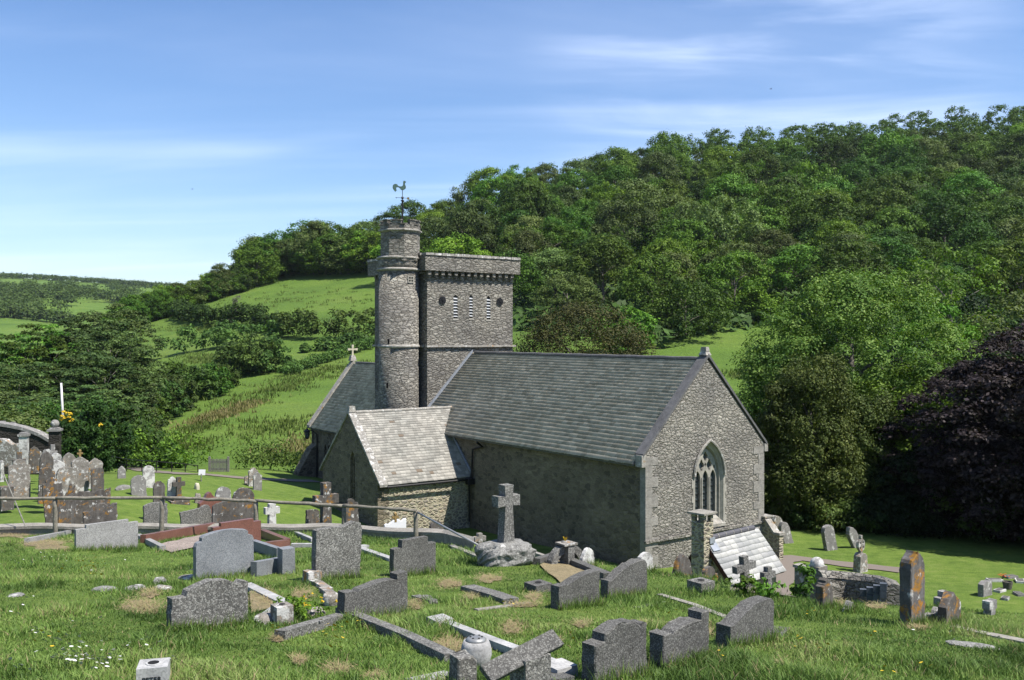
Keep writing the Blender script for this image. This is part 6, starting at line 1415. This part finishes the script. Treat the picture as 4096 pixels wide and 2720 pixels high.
def far_woods():
    g = np.random.default_rng(9); C = []
    def line(pts, n, r, hz=0):
        for _ in range(n):
            i = g.integers(len(pts) - 1); f = g.random(); px = pts[i][0] * (1 - f) + pts[i + 1][0] * f + g.normal(0, 1.5); py = pts[i][1] * (1 - f) + pts[i + 1][1] * f + g.normal(0, .8) + hz
            p = hit(px, py, 330, 1520); C.append((p.x, p.y, p.z + r * .5, r * g.uniform(.7, 1.3)))
    def area(x0, x1, y0, y1, n, r):
        for _ in range(n):
            px, py = g.uniform(x0, x1), g.uniform(y0, y1)
            if float(fbm(px * .03, py * .06, 2, 5)) < .42: continue
            p = hit(px, py, 330, 1520); C.append((p.x, p.y, p.z + r * .6, r * g.uniform(.7, 1.4)))
    line([(-20, 641), (60, 643), (160, 649), (260, 656), (330, 661), (420, 668)], 300, 6)
    area(-20, 95, 668, 735, 190, 8); area(-500, -20, 662, 740, 300, 9); line([(-520, 630), (-260, 634), (-20, 641)], 150, 6); area(60, 170, 660, 705, 110, 8); area(130, 290, 662, 700, 90, 7); area(95, 160, 700, 722, 40, 7); area(230, 420, 672, 700, 90, 7)
    line([(-20, 728), (60, 736), (110, 742), (160, 745)], 50, 6); line([(130, 690), (200, 682), (260, 690), (300, 700)], 60, 6); line([(0, 662), (90, 668), (160, 668)], 40, 5)
    C = np.array(C); V, a = clump_leaves(C[:, :3], C[:, 3], 60, 2.2, g); o = link('distant_woods', mesh_np('distant_woods', V, quads(V), attr=a * .8), LEAF['hedge']); tag(o, 'scattered woods and hedges on the far hillside', 'wood', kind='stuff')
far_woods()

def rushes(name, spec, leaf, label, seed, size=.35):
    g = np.random.default_rng(seed); C = []
    for px, py, sx, sy, n, sl in spec:
        for _ in range(n):
            r = g.normal(0, .5, 2); qx = px + r[0] * sx; qy = py + r[1] * sy + r[0] * sx * sl; p = hit(qx, qy)
            if p.y < 62: continue
            C.append((p.x, p.y, p.z + .12))
    C = np.array(C); K = 12; Q = np.repeat(C, K, 0) + g.normal(0, 1, (len(C) * K, 3)) * np.array([.55, .55, .08]); n = len(Q); a = g.uniform(0, 2 * PI, n); w = .10; h = size * g.uniform(.6, 1.5, n)
    lx, ly = g.normal(0, .12, n), g.normal(0, .12, n); B0 = Q + np.stack([np.cos(a) * w, np.sin(a) * w, 0 * a - .15], 1); B1 = Q - np.stack([np.cos(a) * w, np.sin(a) * w, 0 * a + .15], 1); T = Q + np.stack([lx, ly, h], 1)
    V = np.stack([B0, B1, T], 1).reshape(-1, 3); o = link(name, mesh_np(name, V, np.arange(len(V)).reshape(-1, 3), attr=g.random(n)), LEAF[leaf]); tag(o, label, 'grass', kind='stuff')
LEAF['tuss'] = leaf_mat('rough grass', (.07, .115, .025), (.105, .16, .035), (.15, .20, .06), .2)
LEAF['rush'] = leaf_mat('brown rushes', (.11, .13, .04), (.16, .155, .06), (.21, .195, .09), .2)
rushes('rushes', [(510, 958, 85, 12, 130, -.25), (570, 935, 40, 10, 50, -.2), (700, 1020, 40, 20, 30, 0), (640, 1040, 80, 8, 40, 0)], 'rush', 'brown rushes patching the rough field below the church tower', 1, .26)
rushes('rough_grass', [(600, 912, 140, 24, 90, -.25), (690, 880, 80, 20, 60, -.25), (640, 990, 120, 30, 90, -.1), (780, 850, 80, 14, 50, -.2), (450, 990, 60, 12, 60, -.3), (1720, 866, 40, 10, 70, 0), (680, 690, 200, 30, 120, 0), (450, 760, 80, 10, 80, 0), (480, 830, 70, 14, 100, 0), (680, 1060, 90, 10, 160, 0), (400, 1030, 100, 14, 160, -.1)], 'tuss', 'tussocks of rough grass on the fields', 2, .30)

# ------------------------------------------------------------ grass, flowers
STRAW = [(330, 1400, 60, 22), (110, 1258, 75, 14), (1035, 1348, 40, 14), (1085, 1378, 22, 10), (1180, 1450, 26, 16), (1340, 1442, 26, 10), (700, 1372, 30, 16), (610, 1385, 42, 26), (1625, 1458, 20, 12), (1035, 1492, 45, 22), (1210, 1396, 55, 7), (955, 1400, 26, 14), (1275, 1480, 18, 8), (345, 1372, 30, 10), (1480, 1440, 16, 8), (1560, 1542, 40, 8), (1130, 1335, 40, 12), (1230, 1378, 25, 12), (25, 1235, 60, 9), (1940, 1392, 18, 8), (2020, 1398, 26, 8), (1960, 1500, 16, 8), (2120, 1450, 30, 8), (1800, 1540, 14, 8), (690, 1530, 20, 10), (780, 1550, 40, 12), (860, 1565, 30, 8), (640, 1478, 20, 8), (2060, 1330, 0, 0)]
def ell(x, y, D, L_):
    """how far inside any of the worn patches a ground point is"""
    px = 1180.5 + 2190.4 * x / D; py = 784 - 2190.4 * (terrain(x, D) / D + PITCH); v = np.zeros(len(x))
    for a, b, c, d in L_:
        if c: v = np.maximum(v, 1 - ((px - a) / c) ** 2 - ((py - b) / d) ** 2)
    return np.clip(v * 2.2, 0, 1)
def in_poly(x, y, poly):
    c = np.zeros(len(x), bool); n = len(poly)
    for i in range(n):
        x0, y0 = poly[i]; x1, y1 = poly[(i + 1) % n]
        k = ((y0 > y) != (y1 > y)) & (x < (x1 - x0) * (y - y0) / (y1 - y0 + 1e-12) + x0); c ^= k
    return c
def dead_patches():
    V = []; F = []; g = np.random.default_rng(8)
    for a, b, c, d in STRAW:
        if not c: continue
        k = len(V); rings = 5; seg = 22; V.append(tuple(hit(a, b) + Vector((0, 0, .012))))
        for r in range(1, rings + 1):
            for i in range(seg):
                an = 2 * PI * i / seg; q = r / rings * .62 * (1 + 1.3 * (float(vnoise(math.cos(an) * 2 + a, math.sin(an) * 2 + b, 3)) - .5)); p = hit(a + math.cos(an) * c * q, b + math.sin(an) * d * q); V.append((p.x, p.y, p.z + .012))
        for i in range(seg): F.append((k, k + 1 + i, k + 1 + (i + 1) % seg, k + 1 + (i + 1) % seg))
        for r in range(rings - 1):
            for i in range(seg): o = k + 1 + r * seg; F.append((o + i, o + seg + i, o + seg + (i + 1) % seg, o + (i + 1) % seg))
    me = bpy.data.meshes.new('dead_grass'); me.from_pydata(V, [], [f if f[2] != f[3] else f[:3] for f in F]); o = link('dead_grass', me, M['straw']); tag(o, 'bare straw coloured patches in the near grass', 'grass', kind='stuff')
dead_patches()
def build_grass():
    g = np.random.default_rng(3)
    def sample(n, d0, d1, pw):
        u = g.random(n); a = pw + 1; D = (d0 ** a + u * (d1 ** a - d0 ** a)) ** (1 / a); return g.uniform(-.66, .66, n) * D, D
    def batch(n, d0, d1, pw, w0, hmul, seg2):
        x, D = sample(n, d0, d1, pw); t = x / D; dc = np.interp(t, CR_T, CR_D); ww = np.interp(t, [-1, -.1, 0.0, .15, .4, 1], [0, .3, 2.0, 2.5, 3.5, 3.5]); k = D < dc - .05 + ww
        x, D = x[k], D[k]
        for p in NO_GRASS: k = ~in_poly(x, D, p); x, D = x[k], D[k]
        st = ell(x, D, D, STRAW); tall = fbm(x * 1.1, D * 1.1, 3, 31); pat = fbm(x * .7 + 5, D * .7, 4, 77); fine = fbm(x * 3.1, D * 3.1, 2, 55)
        h = (.028 + .15 * np.clip((tall - .38) * 2.6, 0, 1) ** 1.4 + .035 * fine) * g.uniform(.5, 1.3, len(x)) * hmul * .82; h = h * (1 - .6 * st)
        col = np.clip(.30 + 1.6 * (pat - .5) + .6 * (fine - .5) + g.normal(0, .12, len(x)), 0, .66)
        dead = (g.random(len(x)) < .035 + .16 * np.clip((pat - .55) * 4, 0, 1)) | (g.random(len(x)) < st * .72); col = np.where(dead, g.uniform(.74, 1, len(x)), col)
        z = terrain(x, D) - .01; a = g.uniform(0, 2 * PI, len(x)); w = w0 * g.uniform(.7, 1.4, len(x)) * (D / d0) ** .5; dx, dy = np.cos(a), np.sin(a); b = g.uniform(0, 2 * PI, len(x)); le = h * g.uniform(.2, 1.0, len(x)); lx, ly = np.cos(b) * le, np.sin(b) * le
        B0 = np.stack([x - dx * w, D - dy * w, z], 1); B1 = np.stack([x + dx * w, D + dy * w, z], 1); T = np.stack([x + lx, D + ly, z + h * .92], 1)
        if not seg2: V = np.stack([B0, B1, T], 1).reshape(-1, 3); return V, np.arange(len(V)).reshape(-1, 3), col
        M0 = np.stack([x - dx * w * .8 + lx * .32, D - dy * w * .8 + ly * .32, z + h * .6], 1); M1 = np.stack([x + dx * w * .8 + lx * .32, D + dy * w * .8 + ly * .32, z + h * .6], 1)
        V = np.stack([B0, B1, M1, M0, T], 1).reshape(-1, 3); i = np.arange(len(x)) * 5; F = np.concatenate([np.stack([i, i + 1, i + 2], 1), np.stack([i, i + 2, i + 3], 1), np.stack([i + 3, i + 2, i + 4], 1)]); return V, F, np.tile(col, 3)
    for nm, args in (('long_grass', (150000, 6.6, 11.5, .1, .0034, 1.0, True)), ('long_grass', (230000, 11.0, 28, -.25, .0062, 1.0, False))):
        V, F, c = batch(*args); o = link(nm, mesh_np(nm, V, F, attr=c), M['grass']); tag(o, 'uncut grass with dead straw patches on the near bank', 'grass', kind='stuff')
    X = []; 
    for bx, by, yw, w, th in BASES:
        if by > 22: continue
        n = int(420 * w + 60); u = g.uniform(-.56, .56, n) * w; sd = g.choice([-1, 1], n, p=[.85, .15]); v = sd * (th * .5 + np.abs(g.normal(.02, .035, n))); X.append(np.stack([bx + u * math.cos(yw) - v * -math.sin(yw) * 1.0, by + u * math.sin(yw) + v * math.cos(yw)], 1) if False else np.stack([bx + u * math.cos(yw) - v * math.sin(yw), by + u * math.sin(yw) + v * math.cos(yw)], 1))
    X = np.concatenate(X); x, D = X[:, 0], X[:, 1]; n = len(x); z = terrain(x, D) - .01; h = g.uniform(.06, .21, n); a = g.uniform(0, 2 * PI, n); w = .0045 * (D / 8) ** .5; b = g.uniform(0, 2 * PI, n); le = h * g.uniform(.1, .7, n)
    V = np.stack([np.stack([x - np.cos(a) * w, D - np.sin(a) * w, z], 1), np.stack([x + np.cos(a) * w, D + np.sin(a) * w, z], 1), np.stack([x + np.cos(b) * le, D + np.sin(b) * le, z + h], 1)], 1).reshape(-1, 3)
    o = link('grass_tufts', mesh_np('grass_tufts', V, np.arange(len(V)).reshape(-1, 3), attr=np.where(g.random(n) < .1, .8, g.uniform(.1, .6, n))), M['grass']); tag(o, 'longer grass left uncut around the feet of the gravestones', 'grass', kind='stuff')
    X = []
    for a_, b_, c_, d_ in STRAW:
        if not c_: continue
        for _ in range(int(c_ * d_ * .55) + 40):
            u, v = g.normal(0, .42, 2); X.append((a_ + u * c_, b_ + v * d_))
    X = np.array(X); tX = np.array([ray(px, py) for px, py in X]); D0 = 1.75 / np.maximum(-tX[:, 1] - .145 - .04 * np.clip(tX[:, 0], 0, 1), .03); k = D0 < 27; tX, D = tX[k], D0[k]; x = tX[:, 0] * D; n = len(x)
    z = terrain(x, D) + g.uniform(.015, .04, n); b = g.uniform(0, 2 * PI, n); le = g.uniform(.05, .14, n) * (D / 9) ** .3; w = .0035 * (D / 8) ** .7
    V = np.stack([np.stack([x - np.sin(b) * w, D + np.cos(b) * w, z], 1), np.stack([x + np.sin(b) * w, D - np.cos(b) * w, z], 1), np.stack([x + np.cos(b) * le, D + np.sin(b) * le, z + g.uniform(-.01, .05, n)], 1)], 1).reshape(-1, 3)
    o = link('straw_litter', mesh_np('straw_litter', V, np.arange(len(V)).reshape(-1, 3), attr=g.uniform(.72, 1, n)), M['grass']); tag(o, 'loose dead straw lying on the bare patches', 'grass', kind='stuff')
    def flowers(spec, name, mat, label, r, hz):
        V = []; F = []
        for cx, cy, sx, sy, n in spec:
            for _ in range(n):
                px, py = g.normal(cx, sx), g.normal(cy, sy)
                if py > 1600 or py < 1262: continue
                p = hit(px, py); k = len(V); z = p.z + hz * g.uniform(.6, 1.3); rr = r * g.uniform(.7, 1.25); tl = g.uniform(-.5, .5, 2)
                for i in range(7): a = 2 * PI * i / 7; dx, dy = rr * math.cos(a), rr * math.sin(a); V.append((p.x + dx, p.y + dy, z + dx * tl[0] + dy * tl[1] - dy * .5))
                F += [(k, k + i, k + i + 1) for i in range(1, 6)]
        o = link(name, mesh_np(name, V, F), mat); tag(o, label, 'flowers', kind='stuff')
    flowers([(60, 1305, 40, 5, 30), (120, 1290, 30, 6, 12), (200, 1530, 50, 14, 46), (90, 1470, 14, 4, 10), (190, 1545, 60, 12, 46), (160, 1500, 30, 8, 16), (330, 1500, 20, 8, 8), (395, 1545, 16, 8, 12), (440, 1330, 12, 4, 6), (30, 1560, 30, 8, 8), (420, 1300, 20, 8, 6), (665, 1310, 8, 3, 5), (1620, 1515, 12, 3, 7), (1790, 1418, 10, 3, 5), (200, 1445, 30, 6, 8), (470, 1285, 10, 4, 6), (2200, 1480, 60, 10, 10), (640, 1300, 10, 4, 5), (60, 1400, 40, 20, 10), (250, 1320, 40, 10, 10)],
            'daisies', M['white'], 'white daisies scattered in the near grass', .017, .10)
    flowers([(205, 1315, 25, 10, 40), (220, 1330, 20, 8, 10), (640, 1475, 12, 6, 4), (770, 1480, 22, 14, 26), (810, 1445, 12, 5, 6), (1845, 1495, 12, 6, 9), (1900, 1505, 16, 6, 6), (2000, 1480, 14, 5, 5), (2050, 1560, 40, 10, 8), (1870, 1430, 12, 4, 5), (1650, 1545, 16, 6, 4), (110, 1485, 40, 20, 5), (800, 1310, 20, 6, 4), (1545, 1425, 10, 5, 3), (1170, 1410, 10, 4, 3), (1320, 1490, 10, 5, 3)],
            'buttercups', M['yellow'], 'yellow buttercups scattered in the near grass', .017, .12)
    # the yellow flowering plant between the stones
    p = hit(688, 1428); o = empty('flowering_plant', p, 0, 'small leafy plant with yellow flowers between the pale stones', 'plant'); C = np.stack([g.normal(0, .13, 50), g.normal(0, .10, 50), g.uniform(.03, .25, 50)], 1); V, a = clump_leaves(C, np.full(50, .045), 14, .04, g); link('leaves', mesh_np('leaves', V, quads(V), attr=a), LEAF['wood2'], o)
    C = np.stack([g.normal(.05, .14, 14), g.normal(-.05, .08, 14), g.uniform(.15, .30, 14)], 1); V, a = clump_leaves(C, np.full(14, .012), 8, .035, g); link('flowers', mesh_np('flowers', V, quads(V), attr=a), M['yellow'], o)
build_grass()
def bird(px, py, D, s, label):
    p = at(px, py, D); o = empty('bird', p, .4, label, 'bird', 'birds in the sky'); bm = bmesh.new()
    prof_ = [(-.5, .01), (-.35, .05), (0, .10), (.3, .08), (.42, .06), (.5, .0)]
    rings = [[bm.verts.new((x * s, r * s * math.cos(a), r * s * math.sin(a))) for a in [2 * PI * k / 8 for k in range(8)]] for x, r in prof_]
    for a, b in zip(rings[:-1], rings[1:]):
        for k in range(8): bm.faces.new((a[k], a[(k + 1) % 8], b[(k + 1) % 8], b[k]))
    bm.faces.new(rings[0]); bm.faces.new(rings[-1][::-1])
    for sg in (-1, 1):
        vs = [bm.verts.new((x * s, sg * y * s, z * s)) for x, y, z in ((.2, .05, .02), (.12, .55, .2), (-.15, 1.0, .12), (-.1, .5, .15), (-.15, .05, .02))]; bm.faces.new(vs)
    link('body', bm_mesh('body', bm), M['iron'], o)
bird(1777, 205, 150, .45, 'small dark bird high in the sky above the wood'); bird(443, 436, 150, .35, 'tiny dark bird in the sky on the left')

# ------------------------------------------------------------ haze
def haze():
    bm = bmesh.new(); add_box(bm, (0, 1500, 60), (7400, 3140, 240)); me = bm_mesh('haze', bm); m = bpy.data.materials.new('thin summer haze'); m.use_nodes = True; N = m.node_tree.nodes; L = m.node_tree.links; N.clear()
    out = N.new('ShaderNodeOutputMaterial'); v = N.new('ShaderNodeVolumePrincipled'); v.inputs['Color'].default_value = (.80, .88, 1.0, 1); v.inputs['Density'].default_value = HAZE; v.inputs['Anisotropy'].default_value = .3
    L.new(v.outputs[0], out.inputs['Volume']); o = link('haze', me, m); tag(o, kind='stuff')
HAZE = .00005
haze()

# real-world reflectances: the colours above are scaled down together to match the exposure at the top
def calibrate(k=.69):
    for m in bpy.data.materials:
        if not m.use_nodes: continue
        nt = m.node_tree
        for n in list(nt.nodes):
            if n.type in ('BSDF_PRINCIPLED', 'BSDF_TRANSLUCENT'):
                i = n.inputs['Base Color'] if n.type == 'BSDF_PRINCIPLED' else n.inputs['Color']
                if i.is_linked:
                    src = i.links[0].from_socket; x = nt.nodes.new('ShaderNodeMix'); x.data_type = 'RGBA'; x.blend_type = 'MULTIPLY'; x.inputs[0].default_value = 1.0; x.inputs[7].default_value = (k, k, k, 1)
                    nt.links.new(src, x.inputs[6]); nt.links.new(x.outputs[2], i)
                else: c = i.default_value; i.default_value = (c[0] * k, c[1] * k, c[2] * k, 1)
calibrate()
